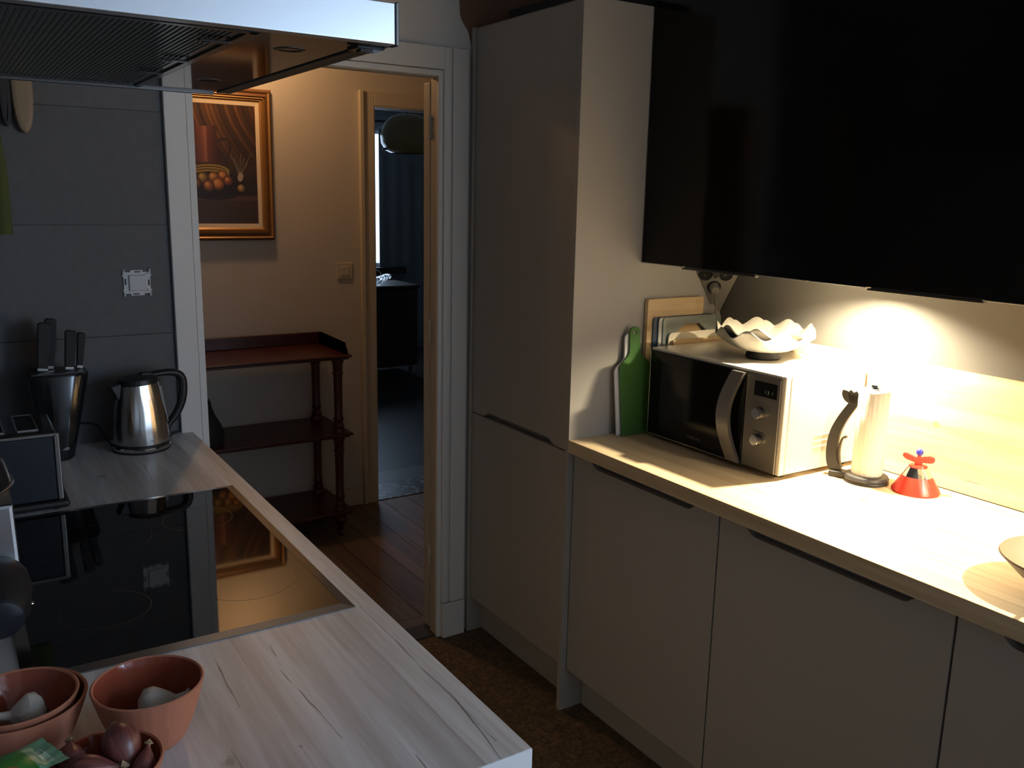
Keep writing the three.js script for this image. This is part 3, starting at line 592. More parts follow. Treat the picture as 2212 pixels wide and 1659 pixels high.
{ // ------------------------------------------------------------------ extractor hood
  const t = thing('extractor_hood', 'flat steel extractor hood with two small lamps and mesh filters over the cooktop', 'extractor hood');
  const x0 = -0.295, x1 = 0.58, z0 = -2.095, z1 = -1.212;
  obj('front_panel', bx(x0, x1 - 0.006, 1.801, 1.857, z1 - 0.02, z1, 0.002, 2), M.steel, t);
  obj('end_cap', bx(x1 - 0.0055, x1, 1.800, 1.858, z1 - 0.022, z1 + 0.0005, 0.0015), M.steelDark, t);
  obj('body', [bx(x0, x1 - 0.012, 1.812, 1.856, z0, z1 - 0.02, 0.001), bx(x1 - 0.012, x1, 1.802, 1.856, z0 + 0.03, z1 - 0.023, 0.001), bx(x0, x1 - 0.03, 1.800, 1.812, z0, z0 + 0.012, 0.001)], M.steelDark, t);
  obj('side_lip', bx(x1 - 0.03, x1 - 0.0125, 1.802, 1.812, z0 + 0.03, z1 - 0.021, 0.001), M.steelDark, t);
  obj('lower_plate', [bx(0.398, x1 - 0.031, 1.8045, 1.812, z0 + 0.013, z1 - 0.021, 0.0005), bx(x0, 0.398, 1.8045, 1.812, z1 - 0.045, z1 - 0.021, 0.0005)], std({ color: lin(0.16, 0.155, 0.155), metalness: 1, roughness: 0.07 }), t);
  obj('bracket', [bx(x1 - 0.05, x1 - 0.008, 1.797, 1.8035, z1 - 0.07, z1 - 0.03, 0.001), bx(x1 - 0.04, x1 - 0.02, 1.7945, 1.7975, z1 - 0.06, z1 - 0.045, 0.001)], M.blackGloss, t);
  // mesh filters: many narrow ribs
  const fm = std({ color: lin(0.11, 0.107, 0.104), metalness: 1, roughness: 0.2 });
  for (const [a, b] of [[0.055, 0.396], [x0 + 0.005, 0.050]]) {
    const f = obj('filter', bx(a, b, 1.807, 1.812, z0 + 0.015, z1 - 0.047, 0.0005), fm, t), ribs = [], n = Math.floor((b - a - 0.03) / 0.0078);
    for (let i = 0; i < n; i++) ribs.push(cyl(0.0017, 0.0017, z1 - z0 - 0.085, 6).rotateX(Math.PI / 2).translate(a + 0.018 + i * 0.0078, 1.807, (z0 + z1) / 2 - 0.016));
    const rb = obj('filter_ribs', ribs, fm, f); rb.userData.kind = 'stuff';
    obj('filter_frame', [bx(a, a + 0.012, 1.8035, 1.8075, z0 + 0.015, z1 - 0.047, 0.0005), bx(b - 0.012, b, 1.8035, 1.8075, z0 + 0.015, z1 - 0.047, 0.0005), bx(a, b, 1.8035, 1.8075, z0 + 0.015, z0 + 0.032, 0.0005), bx(a, b, 1.8035, 1.8075, z1 - 0.060, z1 - 0.047, 0.0005)], fm, f);
    for (const z of [-1.36, -1.60, -1.80]) obj('latch', [bx(b - 0.055, b - 0.012, 1.8005, 1.804, z - 0.006, z + 0.006, 0.001), bx(b - 0.05, b - 0.04, 1.799, 1.8005, z - 0.004, z + 0.004, 0.0005)], fm, f);
  }
  for (const [x, z] of [[0.477, -1.375], [0.48, -1.857]]) {
    const l = obj('lamp_bezel', lathe([[0.0165, 0.002], [0.019, 0.0], [0.024, 0.0012], [0.0245, 0.004], [0.0165, 0.004]], 36).translate(x, 1.8030, z), M.steelDark, t);
    obj('lamp_glass', lathe([[0, 0.0015], [0.012, 0.002], [0.0172, 0.004], [0.0172, 0.006], [0, 0.006]], 32).translate(x, 1.8035, z), std({ color: lin(0.45, 0.43, 0.40), roughness: 0.12, metalness: 0.6 }), l);
  }
  obj('chimney', bx(-0.29, 0.02, 1.857, 2.415, -1.84, -1.46, 0.003), M.steel, t);
}
{ // ------------------------------------------------------------------ bare wall switch insert
  const t = thing('bare_switch_insert', 'white switch insert without cover plate on the dark grey wall', 'light switch', [0.4735, 1.3355, -2.694]);
  const pl = std({ color: lin(0.55, 0.57, 0.58), roughness: 0.45 });
  const s = shapeOf([[-0.0355, -0.026], [-0.0325, -0.030], [-0.018, -0.030], [-0.018, -0.0355], [0.018, -0.0355], [0.018, -0.030], [0.0325, -0.030], [0.0355, -0.026], [0.0355, 0.026], [0.0325, 0.030], [0.016, 0.030], [0.016, 0.0355], [-0.016, 0.0355], [-0.016, 0.030], [-0.0325, 0.030], [-0.0355, 0.026]]);
  const hole = (x, y, w, h) => { const p = new THREE.Path(); p.moveTo(x - w / 2, y - h / 2); p.lineTo(x - w / 2, y + h / 2); p.lineTo(x + w / 2, y + h / 2); p.lineTo(x + w / 2, y - h / 2); p.closePath(); s.holes.push(p); };
  hole(0.002, 0.0305, 0.016, 0.0035); hole(-0.004, -0.031, 0.017, 0.0035); hole(-0.031, 0.003, 0.0045, 0.017); hole(0.031, 0.0, 0.0045, 0.016); hole(0.026, 0.0255, 0.006, 0.0018); hole(0.0265, -0.021, 0.0022, 0.006);
  obj('mounting_frame', ext(s, 0.003, 0.0004).translate(0, 0, 0.001), pl, t);
  for (const sx of [-1, 1]) for (const sy of [-1, 1]) { const e = obj('claw', [bx(sx * 0.034 - 0.0028, sx * 0.034 + 0.0028, sy * 0.031 - 0.0065, sy * 0.031 + 0.0065, 0.0008, 0.0058, 0.0015), bx(sx * 0.0362 - 0.0022, sx * 0.0362 + 0.0022, sy * 0.0205 - 0.003, sy * 0.0205 + 0.003, 0.0008, 0.0048, 0.001)], pl, t); obj('screw', cyl(0.0014, 0.0014, 0.001, 10).rotateX(Math.PI / 2).translate(sx * 0.034, sy * 0.0325, 0.006), M.black, e); }
  obj('backing', bx(-0.027, 0.027, -0.025, 0.026, 0.0, 0.0012, 0.0003), M.black, t);
  const r = obj('rocker', bx(-0.0215, 0.0225, -0.0215, 0.0215, 0.004, 0.010, 0.002, 2), std({ color: lin(0.50, 0.51, 0.53), roughness: 0.35 }), t); r.rotation.x = 0.03;
  obj('rocker_bed', [bx(-0.0245, 0.026, -0.0245, -0.0225, 0.003, 0.006, 0.0005), bx(-0.0245, 0.026, 0.0225, 0.0245, 0.003, 0.006, 0.0005)], pl, t);
}
{ // ------------------------------------------------------------------ things hanging on the wall left of the switch
  const fab = (r, g, b) => std({ color: lin(r, g, b), roughness: 1 });
  const hang = (name, label, cat, x, y, z, w, h, th, mat) => {
    const t = thing(name, label, cat, [x, y, z]);
    const s = new THREE.Shape(); s.moveTo(-w / 2, h); s.lineTo(w / 2, h); s.lineTo(w / 2, h * 0.45); s.bezierCurveTo(w / 2, h * 0.05, w * 0.2, 0, 0, 0); s.bezierCurveTo(-w * 0.25, 0, -w / 2, h * 0.1, -w / 2, h * 0.5); s.lineTo(-w / 2, h);
    obj('padding', ext(s, th, th * 0.35, 12), mat, t);
    obj('loop', new THREE.TorusGeometry(0.014, 0.003, 8, 24).translate(0, h + 0.012, th / 2), mat, t);
    obj('cuff', bx(-w / 2 - 0.001, w / 2 + 0.001, h - 0.03, h + 0.001, -0.0005, th + 0.001, 0.003), mat, t);
    return t;
  };
  hang('oven_mitt', 'beige oven mitt hanging on the dark grey wall behind the hood', 'oven mitt', 0.226, 1.728, -2.692, 0.05, 0.26, 0.03, fab(0.34, 0.26, 0.17));
  hang('oven_mitt', 'charcoal oven mitt hanging between the beige mitt and the green towel', 'oven mitt', 0.187, 1.742, -2.692, 0.03, 0.25, 0.022, fab(0.06, 0.06, 0.065));
  const bar = thing('hook_rail', 'thin steel hook rail on the dark grey wall behind the hood', 'hook rail', [0.1, 2.03, -2.69]);
  obj('bar', cyl(0.005, 0.005, 0.42, 12).rotateZ(Math.PI / 2).translate(0, 0, 0.012), M.steelSmooth, bar);
  for (const x of [0.087, 0.126, -0.02]) obj('hook', new THREE.TorusGeometry(0.012, 0.002, 8, 20, Math.PI * 1.4).rotateY(Math.PI / 2).translate(x, -0.016, 0.012), M.steelSmooth, bar);
  obj('bracket', [bx(-0.2, -0.185, -0.01, 0.01, -0.004, 0.012, 0.002), bx(0.185, 0.2, -0.01, 0.01, -0.004, 0.012, 0.002)], M.steelSmooth, bar);
  const g = thing('kitchen_towel', 'olive green kitchen towel hanging from the rail on the dark grey wall', 'towel', [0, 0, -2.690]);
  const pos = [], idx = [], nu = 26, nv = 14;
  for (const side of [0, 1]) for (let j = 0; j <= nv; j++) for (let i = 0; i <= nu; i++) {
    const f = i / nu, v = j / nv, y = 2.012 - v * 0.54, wd = 0.10 + 0.05 * Math.min(1, v * 1.6), xr = 0.148 + 0.030 * Math.min(1, v * 1.4);
    pos.push(xr - wd * (1 - f), y + (1 - f) * 0.002, 0.008 + 0.006 * Math.sin(f * 15 + v) + side * 0.004);
  }
  const n1 = (nu + 1) * (nv + 1), k = (s, j, i) => s * n1 + j * (nu + 1) + i;
  for (let j = 0; j < nv; j++) for (let i = 0; i < nu; i++) { idx.push(k(1, j, i), k(1, j + 1, i), k(1, j, i + 1), k(1, j, i + 1), k(1, j + 1, i), k(1, j + 1, i + 1)); idx.push(k(0, j, i), k(0, j, i + 1), k(0, j + 1, i), k(0, j, i + 1), k(0, j + 1, i + 1), k(0, j + 1, i)); }
  for (let j = 0; j < nv; j++) idx.push(k(0, j, nu), k(1, j, nu), k(1, j + 1, nu), k(0, j, nu), k(1, j + 1, nu), k(0, j + 1, nu));
  const tg = new THREE.BufferGeometry(); tg.setAttribute('position', new THREE.Float32BufferAttribute(pos, 3)); tg.setIndex(idx); tg.computeVertexNormals();
  obj('cloth', tg, fab(0.085, 0.10, 0.03), g);
}
{ // ------------------------------------------------------------------ kettle
  const t = thing('electric_kettle', 'brushed steel kettle with black handle on its base on the pale worktop', 'kettle', [0.437, 0.89, -2.567], 0.12);
  obj('power_base', [lathe([[0, 0], [0.074, 0], [0.076, 0.003], [0.074, 0.006], [0, 0.006]], 56)], M.black, t);
  obj('base_ring', lathe([[0, 0.006], [0.0745, 0.006], [0.076, 0.012], [0.074, 0.0155], [0, 0.0155]], 56), M.steelSmooth, t);
  obj('lower_band', lathe([[0, 0.0155], [0.072, 0.0155], [0.0725, 0.024], [0, 0.024]], 56), M.black, t);
  const brushed = std({ color: lin(0.60, 0.58, 0.55), metalness: 1, roughness: 0.24 });
  const body = obj('body', lathe([[0.0, 0.024], [0.073, 0.024], [0.0735, 0.030], [0.070, 0.075], [0.063, 0.125], [0.056, 0.165], [0.052, 0.190], [0.0, 0.190]], 72), brushed, t);
  obj('maker_mark', [0, 1, 2, 3, 4, 5, 6, 7].map((i) => bx(-0.0006, 0.0006, -0.0012, 0.0012, -0.0003, 0.0005, 0).translate(0.002 + 0.0026 * i, 0.036, 0.0728 - 0.0000022 * i * i * 400 / 10)), M.black, body);
  // slanted black collar and lid, lower at the spout
  const cut = lathe([[0.0, 0.188], [0.0535, 0.186], [0.053, 0.192], [0.050, 0.200], [0.03, 0.206], [0, 0.207]], 56);
  cut.applyMatrix4(new THREE.Matrix4().makeTranslation(0, 0.19, 0).multiply(new THREE.Matrix4().makeRotationZ(0.06)).multiply(new THREE.Matrix4().makeTranslation(0, -0.19, 0)));
  obj('lid', cut, M.black, t);
  obj('lid_tab', bx(0.006, 0.036, 0.203, 0.213, -0.012, 0.012, 0.004, 2), M.black, t);
  const sp = new THREE.Shape(); sp.moveTo(-0.045, 0.192); sp.lineTo(-0.078, 0.184); sp.lineTo(-0.07, 0.168); sp.lineTo(-0.060, 0.145); sp.lineTo(-0.045, 0.150);
  obj('spout', ext(sp, 0.036, 0.004).translate(0, 0, -0.018), M.black, t);
  const hc = new THREE.CatmullRomCurve3([[0.030, 0.203, 0], [0.062, 0.206, 0], [0.100, 0.203, 0], [0.118, 0.190, 0], [0.122, 0.155, 0], [0.114, 0.115, 0], [0.096, 0.082, 0], [0.074, 0.056, 0], [0.066, 0.035, 0]].map((p) => V3(...p)));
  const pos = [], idx = [], n = 48, m = 12;
  for (let i = 0; i <= n; i++) {
    const q = hc.getPoint(i / n), tg = hc.getTangent(i / n), nn = V3(-tg.y, tg.x, 0), f = i / n, a = 0.0085 + 0.003 * Math.sin(Math.PI * f), b = 0.0125;
    for (let j = 0; j < m; j++) { const an = j / m * 2 * Math.PI; pos.push(q.x + nn.x * a * Math.cos(an), q.y + nn.y * a * Math.cos(an), b * Math.sin(an)); }
  }
  for (let i = 0; i < n; i++) for (let j = 0; j < m; j++) { const a = i * m + j, b = i * m + (j + 1) % m; idx.push(a, b, a + m, b, b + m, a + m); }
  const hg = new THREE.BufferGeometry(); hg.setAttribute('position', new THREE.Float32BufferAttribute(pos, 3)); hg.setIndex(idx); hg.computeVertexNormals();
  obj('handle', hg, M.black, t);
  const gz = new THREE.BoxGeometry(0.004, 0.115, 0.012).applyMatrix4(new THREE.Matrix4().makeTranslation(0.0655, 0.115, 0).multiply(new THREE.Matrix4().makeRotationZ(0.138)));
  sub('clear level window', obj('water_gauge', gz, std({ color: lin(0.30, 0.31, 0.32), roughness: 0.15 }), t));
  const c = thing('kettle_cord', 'thin black kettle cord curling along the dark grey wall', 'cord', [0, 0.89, 0]);
  obj('cable', tube([[0.366, 0.008, -2.585], [0.352, 0.03, -2.60], [0.335, 0.062, -2.635], [0.30, 0.066, -2.66], [0.25, 0.05, -2.67], [0.2, 0.03, -2.675]], 0.0028), M.black, c);
  obj('cable_end', tube([[0.512, 0.006, -2.60], [0.53, 0.012, -2.63], [0.55, 0.008, -2.66], [0.562, 0.004, -2.685]], 0.0028), M.black, c);
}
{ // ------------------------------------------------------------------ knife block with knives
  const bc = [0.236, 0.89, -2.575];
  const t = thing('knife_block', 'tall glossy black knife block beside the kettle', 'knife block', bc);
  const pos = [], idx = [], n = 40, rows = [[0, 0.032, 0.040, -0.006], [0.006, 0.038, 0.046, -0.006], [0.225, 0.074, 0.060, 0.006], [0.232, 0.071, 0.057, 0.006]];
  for (const [y, a, b, dx] of rows) for (let j = 0; j < n; j++) { const an = j / n * 2 * Math.PI, c = Math.cos(an), s = Math.sin(an), e = 0.72; pos.push(dx + a * Math.sign(c) * Math.pow(Math.abs(c), e), y, b * Math.sign(s) * Math.pow(Math.abs(s), e)); }
  for (let r = 0; r < rows.length - 1; r++) for (let j = 0; j < n; j++) { const a = r * n + j, b = r * n + (j + 1) % n; idx.push(a, a + n, b, b, a + n, b + n); }
  const c0 = pos.length / 3; pos.push(0, 0, 0, 0.006, 0.232, 0);
  for (let j = 0; j < n; j++) idx.push(c0, j, (j + 1) % n, c0 + 1, 3 * n + (j + 1) % n, 3 * n + j);
  const g = new THREE.BufferGeometry(); g.setAttribute('position', new THREE.Float32BufferAttribute(pos, 3)); g.setIndex(idx);
  obj('block', toCreasedNormals(g.toNonIndexed(), 0.6), M.blackGloss, t);
  obj('top_insert', bx(-0.058, 0.068, 0.2315, 0.2355, -0.046, 0.046, 0.002), M.steelDark, t);
  obj('badge', bx(-0.004, 0.016, 0.03, 0.038, 0.0455, 0.0475, 0.0008), M.steelSmooth, t);
  const knife = (label, x, z, h, w, lean) => {
    const k = thing('kitchen_knife', label, 'knife', [bc[0] + x, bc[1] + 0.2362, bc[2] + z], 0, 'knives in the block');
    const s = new THREE.Shape(); s.moveTo(-w * 0.36, 0.008); s.bezierCurveTo(-w * 0.46, h * 0.3, -w * 0.4, h * 0.5, -w * 0.5, h * 0.95); s.lineTo(-w * 0.3, h); s.lineTo(w * 0.4, h * 0.985); s.lineTo(w * 0.5, h * 0.95); s.bezierCurveTo(w * 0.5, h * 0.5, w * 0.38, h * 0.3, w * 0.36, 0.008);
    const hm = obj('handle', ext(s, 0.018, 0.003).translate(0, 0, -0.009), M.blackMatte, k);
    const bo = obj('bolster', bx(-w * 0.4, w * 0.4, 0.0, 0.010, -0.009, 0.009, 0.002), M.steelSmooth, k);
    k.rotation.z = lean;
    return k;
  };
  knife('leftmost large black-handled knife of the block, with the thickest handle', -0.028, 0.006, 0.128, 0.033, -0.12);
  knife('tall black-handled knife right behind the thickest handle in the block', -0.010, -0.022, 0.134, 0.028, -0.10);
  knife('middle black-handled knife of the block', 0.034, 0.012, 0.105, 0.028, -0.11);
  knife('short black-handled knife nearest the kettle in the block', 0.060, 0.0, 0.096, 0.020, -0.12);
  knife('slim black-handled knife behind the middle one in the block', 0.042, -0.024, 0.096, 0.022, -0.10);
}
{ // ------------------------------------------------------------------ toaster
  const t = thing('toaster', 'black toaster with steel trim and two slots in front of the knife block', 'toaster', [0.108, 0.89, -2.245]);
  const navy = std({ color: lin(0.010, 0.013, 0.022), roughness: 0.4 });
  obj('base', bx(-0.096, 0.098, 0.004, 0.022, -0.1, 0.112, 0.008, 3), M.black, t);
  obj('body', bx(-0.09, 0.085, 0.022, 0.180, -0.095, 0.100, 0.012, 3), M.blackGloss, t);
  obj('end_plate', bx(-0.078, 0.074, 0.024, 0.168, 0.099, 0.104, 0.002), navy, t);
  const trim = obj('steel_trim', [bx(-0.085, 0.082, 0.168, 0.176, 0.096, 0.106, 0.002), bx(0.0745, 0.087, 0.022, 0.176, 0.094, 0.106, 0.003, 2), bx(-0.09, -0.079, 0.022, 0.176, 0.094, 0.106, 0.003, 2)], std({ color: lin(0.30, 0.29, 0.27), metalness: 1, roughness: 0.3 }), t);
  for (const x of [-0.037, 0.028]) {
    const sl = obj('slot', bx(x - 0.019, x + 0.019, 0.176, 0.1812, -0.07, 0.075, 0.001), std({ color: lin(0.004, 0.004, 0.004), roughness: 0.9 }), t);
    obj('slot_rim', [bx(x - 0.022, x - 0.018, 0.178, 0.1828, -0.074, 0.079, 0.001), bx(x + 0.018, x + 0.022, 0.178, 0.1828, -0.074, 0.079, 0.001), bx(x - 0.022, x + 0.022, 0.178, 0.1828, 0.074, 0.079, 0.001), bx(x - 0.022, x + 0.022, 0.178, 0.1828, -0.079, -0.074, 0.001)], M.steelSmooth, sl);
  }
  for (const [x, z] of [[-0.07, -0.08], [0.07, -0.08], [-0.07, 0.09], [0.07, 0.09]]) obj('foot', cyl(0.008, 0.009, 0.005, 14).translate(x, 0.0024, z), M.blackMatte, t);
}
{ // ------------------------------------------------------------------ espresso machine at the edge of the cooktop
  const t = thing('espresso_machine', 'steel espresso machine with black domed lid and round black handle left of the cooktop', 'coffee machine', [-0.075, 0.89, -1.62]);
  obj('base', bx(-0.13, 0.118, 0.0, 0.03, -0.16, 0.05, 0.008, 2), M.black, t);
  const s = new THREE.Shape(); s.moveTo(-0.14, 0.03); s.lineTo(0.10, 0.03); s.lineTo(0.146, 0.08); s.lineTo(0.143, 0.215); s.lineTo(-0.14, 0.215); s.lineTo(-0.14, 0.03);
  const bluish = std({ color: lin(0.55, 0.56, 0.58), metalness: 1, roughness: 0.34 });
  obj('steel_body', ext(s, 0.22, 0.006).translate(0, 0, -0.15), bluish, t);
  obj('dome_lid', lathe([[0, 0.12], [0.05, 0.114], [0.11, 0.085], [0.142, 0.04], [0.152, 0.0], [0, 0.0]], 48).translate(0.0, 0.215, -0.07), M.blackGloss, t);
  obj('lid_rim', new THREE.TorusGeometry(0.1515, 0.003, 10, 64).rotateX(Math.PI / 2).translate(0, 0.216, -0.07), M.steelSmooth, t);
  const hnd = obj('brew_handle', lathe([[0, 0], [0.046, 0], [0.05, 0.006], [0.052, 0.03], [0.046, 0.075], [0.036, 0.10], [0, 0.105]], 48).rotateX(Math.PI / 2), M.black, t); hnd.position.set(0.106, 0.090, 0.062);
  hnd.rotation.x = 0.25;
  obj('end_cap', lathe([[0, 0.112], [0.02, 0.111], [0.034, 0.104], [0.036, 0.1]], 40).rotateX(Math.PI / 2), std({ color: lin(0.016, 0.019, 0.026), roughness: 0.35 }), hnd);
  obj('rivet', new THREE.SphereGeometry(0.004, 16, 12).translate(0.047, -0.012, 0.06), M.chrome, hnd);
}

// ------------------------------------------------------------------ terracotta bowls
function clayBowl(label, x, z, R, H, y0 = 0.89) {
  const t = thing('terracotta_bowl', label, 'bowl', [x, y0, z]);
  const f = R * 0.5, w = 0.0045;
  const out = [], inn = [];
  for (let i = 0; i <= 14; i++) { const k = i / 14; out.push([f + (R - f) * Math.pow(k, 0.62), 0.002 + (H - 0.002) * k]); inn.push([f - w + (R - f) * Math.pow(k, 0.62), 0.008 + (H - 0.008) * k]); }
  obj('outside', lathe([[0, 0], [f - 0.003, 0], ...out, [R - w * 0.5, H + 0.0015], [R - w, H]], 72, 0.8), M.terracotta, t);
  sub('shiny brown glaze', obj('glazed_inside', lathe([[0, 0.008], [f - w, 0.008], ...inn.slice(0, 14), [R - w, H - 0.0002]].reverse(), 72, 0.8), M.glaze, t));
  return t;
}
clayBowl('terracotta bowl holding a garlic bulb on the pale worktop edge of the cooktop', 0.1805, -1.13, 0.0688, 0.086);
clayBowl('widest terracotta bowl, under another bowl of the same kind', 0.036, -1.182, 0.080, 0.078);
clayBowl('terracotta bowl nested inside the widest one, with a garlic bulb', 0.036, -1.182, 0.0705, 0.066, 0.9065);
clayBowl('terracotta bowl filled with shallots and a green packet', 0.1085, -1.012, 0.0655, 0.066);
function garlic(label, pos, rot, s = 1) {
  const t = thing('garlic_bulb', label, 'garlic', pos);
  const g = lathe([[0, 0], [0.008, 0.0005], [0.018, 0.006], [0.0235, 0.014], [0.022, 0.022], [0.013, 0.031], [0.006, 0.037], [0.0045, 0.046], [0.006, 0.05], [0, 0.051]], 60, 1.5), p = g.attributes.position;
  for (let i = 0; i < p.count; i++) { const a = Math.atan2(p.getZ(i), p.getX(i)), k = 1 + 0.06 * Math.abs(Math.cos(a * 4)) * (p.getY(i) < 0.034 ? 1 : 0); p.setXYZ(i, p.getX(i) * k * s, p.getY(i) * s, p.getZ(i) * k * s); }
  g.translate(0, -0.014 * s, 0); g.computeVertexNormals();
  const m = obj('bulb', toCreasedNormals(g, 1.2), std({ color: lin(0.46, 0.43, 0.38), roughness: 0.6 }), t);
  obj('root_plate', cyl(0.006 * s, 0.007 * s, 0.003 * s, 14).translate(0, -0.0148 * s, 0), M.darkWood, m);
  m.rotation.set(...rot);
  return t;
}
garlic('white garlic bulb lying in the terracotta bowl beside the cooktop', [0.186, 0.934, -1.124], [0.5, 0, -1.1], 1.35);
garlic('pale garlic bulb in the nested terracotta bowl', [0.050, 0.944, -1.180], [0.3, 0, 1.3], 1.1);
const skin = (k) => tex(256, 128, (s, t) => { const g = fbm(s * 46 + k * 7, t * 3, 3), c = 0.75 + 0.5 * (g - 0.5); const tip = smooth(0.72, 0.95, t); return [(0.60 + 0.10 * tip) * c, (0.34 + 0.2 * tip) * c, (0.31 + 0.1 * tip) * c]; });
const skins = [0, 1, 2].map((k) => std({ map: skin(k), roughness: 0.38 }));
function shallot(label, pos, dir, L, R, k) {
  const t = thing('shallot', label, 'shallot', pos, 0, 'shallots in the front bowl');
  const prof = [[0, 0], [0.1, 0.005], [0.55, 0.08], [0.92, 0.24], [1, 0.38], [0.9, 0.54], [0.62, 0.7], [0.34, 0.82], [0.2, 0.9], [0.17, 0.96], [0.24, 1.0], [0, 1.0]].map(([r, y]) => V2(Math.max(1e-5, r * R), y * L));
  const g = new THREE.LatheGeometry(new THREE.SplineCurve(prof.slice(0, -1)).getPoints(36).map((p) => V2(Math.max(p.x, 1e-5), p.y)), 36).translate(0, -L * 0.38, 0);
  const m = obj('bulb', g, skins[k % 3], t);
  const tip = [];
  for (let i = 0; i < 5; i++) tip.push(new THREE.ConeGeometry(R * 0.14, L * 0.14, 6).rotateZ((i - 2) * 0.28).translate((i - 2) * R * 0.08, L * 0.65, (i % 2 - 0.5) * R * 0.12));
  obj('dry_tip', tip, std({ color: lin(0.36, 0.24, 0.13), roughness: 0.9 }), m);
  obj('root_tuft', [0, 1, 2].map((i) => new THREE.ConeGeometry(R * 0.1, L * 0.06, 6).rotateX(Math.PI).translate((i - 1) * R * 0.14, -L * 0.39, 0)), std({ color: lin(0.30, 0.21, 0.12), roughness: 0.9 }), m);
  m.quaternion.setFromUnitVectors(V3(0, 1, 0), V3(...dir).normalize());
  return t;
}
shallot('round shallot upended at the rim of the front bowl, neck pointing down', [0.131, 0.962, -1.030], [0.15, -0.65, 0.75], 0.066, 0.0215, 0);
shallot('long shallot lying across the front bowl with its tip towards the upended one', [0.090, 0.951, -1.012], [0.93, 0.05, 0.36], 0.066, 0.018, 1);
shallot('shallot with papery neck behind the long one in the front bowl', [0.080, 0.948, -1.040], [0.05, 0.45, -0.85], 0.05, 0.0165, 2);
shallot('small shallot tucked at the glazed wall of the front bowl', [0.148, 0.944, -0.994], [0.3, 0.6, -0.5], 0.046, 0.0135, 1);
shallot('shallot at the front of the bowl under the upended one', [0.116, 0.942, -0.984], [0.85, 0.1, -0.4], 0.05, 0.014, 2);
{ // green packet lying over the front bowl
  const t = thing('green_packet', 'crumpled green plastic packet lying on the shallots in the front bowl', 'packet', [0.036, 0.974, -1.030], 0.36);
  const cv = document.createElement('canvas'); cv.width = 256; cv.height = 256;
  const c = cv.getContext('2d');
  c.fillStyle = '#2f7d34'; c.fillRect(0, 0, 256, 256); c.fillStyle = '#6f9f7e'; c.fillRect(178, 0, 78, 256); c.fillStyle = '#48a04a'; c.fillRect(0, 60, 60, 120);
  c.fillStyle = '#7d6a34'; c.beginPath(); c.ellipse(90, 190, 46, 40, 0, 0, 7); c.fill();
  c.fillStyle = '#c9dccb'; c.save(); c.translate(226, 222); c.rotate(-Math.PI / 2); c.font = 'bold 34px sans-serif'; c.fillText('ADDICTS', 0, 0); c.restore();
  const map = new THREE.CanvasTexture(cv); map.colorSpace = THREE.SRGBColorSpace;
  const nu = 30, nv = 20, pos = [], uv = [], idx = [];
  for (const s of [1, -1]) for (let j = 0; j <= nv; j++) for (let i = 0; i <= nu; i++) {
    const u = i / nu, v = j / nv, puff = Math.pow(Math.sin(Math.PI * Math.min(1, u * 1.25)) * Math.sin(Math.PI * v), 0.6) * (u < 0.8 ? 1 : 0), zig = i === nu ? (j % 2) * 0.0018 : 0;
    pos.push(-0.07 + u * 0.10 - zig, s * 0.009 * (puff || 0) + s * 0.0002 + 0.002 * (fbm(u * 6, v * 6, 2) - 0.5), -0.028 + v * 0.06); uv.push(u, 1 - v);
  }
  const n1 = (nu + 1) * (nv + 1), k = (s, j, i) => s * n1 + j * (nu + 1) + i;
  for (let j = 0; j < nv; j++) for (let i = 0; i < nu; i++) { idx.push(k(0, j, i), k(0, j + 1, i), k(0, j, i + 1), k(0, j, i + 1), k(0, j + 1, i), k(0, j + 1, i + 1)); idx.push(k(1, j, i), k(1, j, i + 1), k(1, j + 1, i), k(1, j, i + 1), k(1, j + 1, i + 1), k(1, j + 1, i)); }
  const g = new THREE.BufferGeometry(); g.setAttribute('position', new THREE.Float32BufferAttribute(pos, 3)); g.setAttribute('uv', new THREE.Float32BufferAttribute(uv, 2)); g.setIndex(idx); g.computeVertexNormals();
  obj('wrapper', g, std({ map, roughness: 0.35 }), t);
}

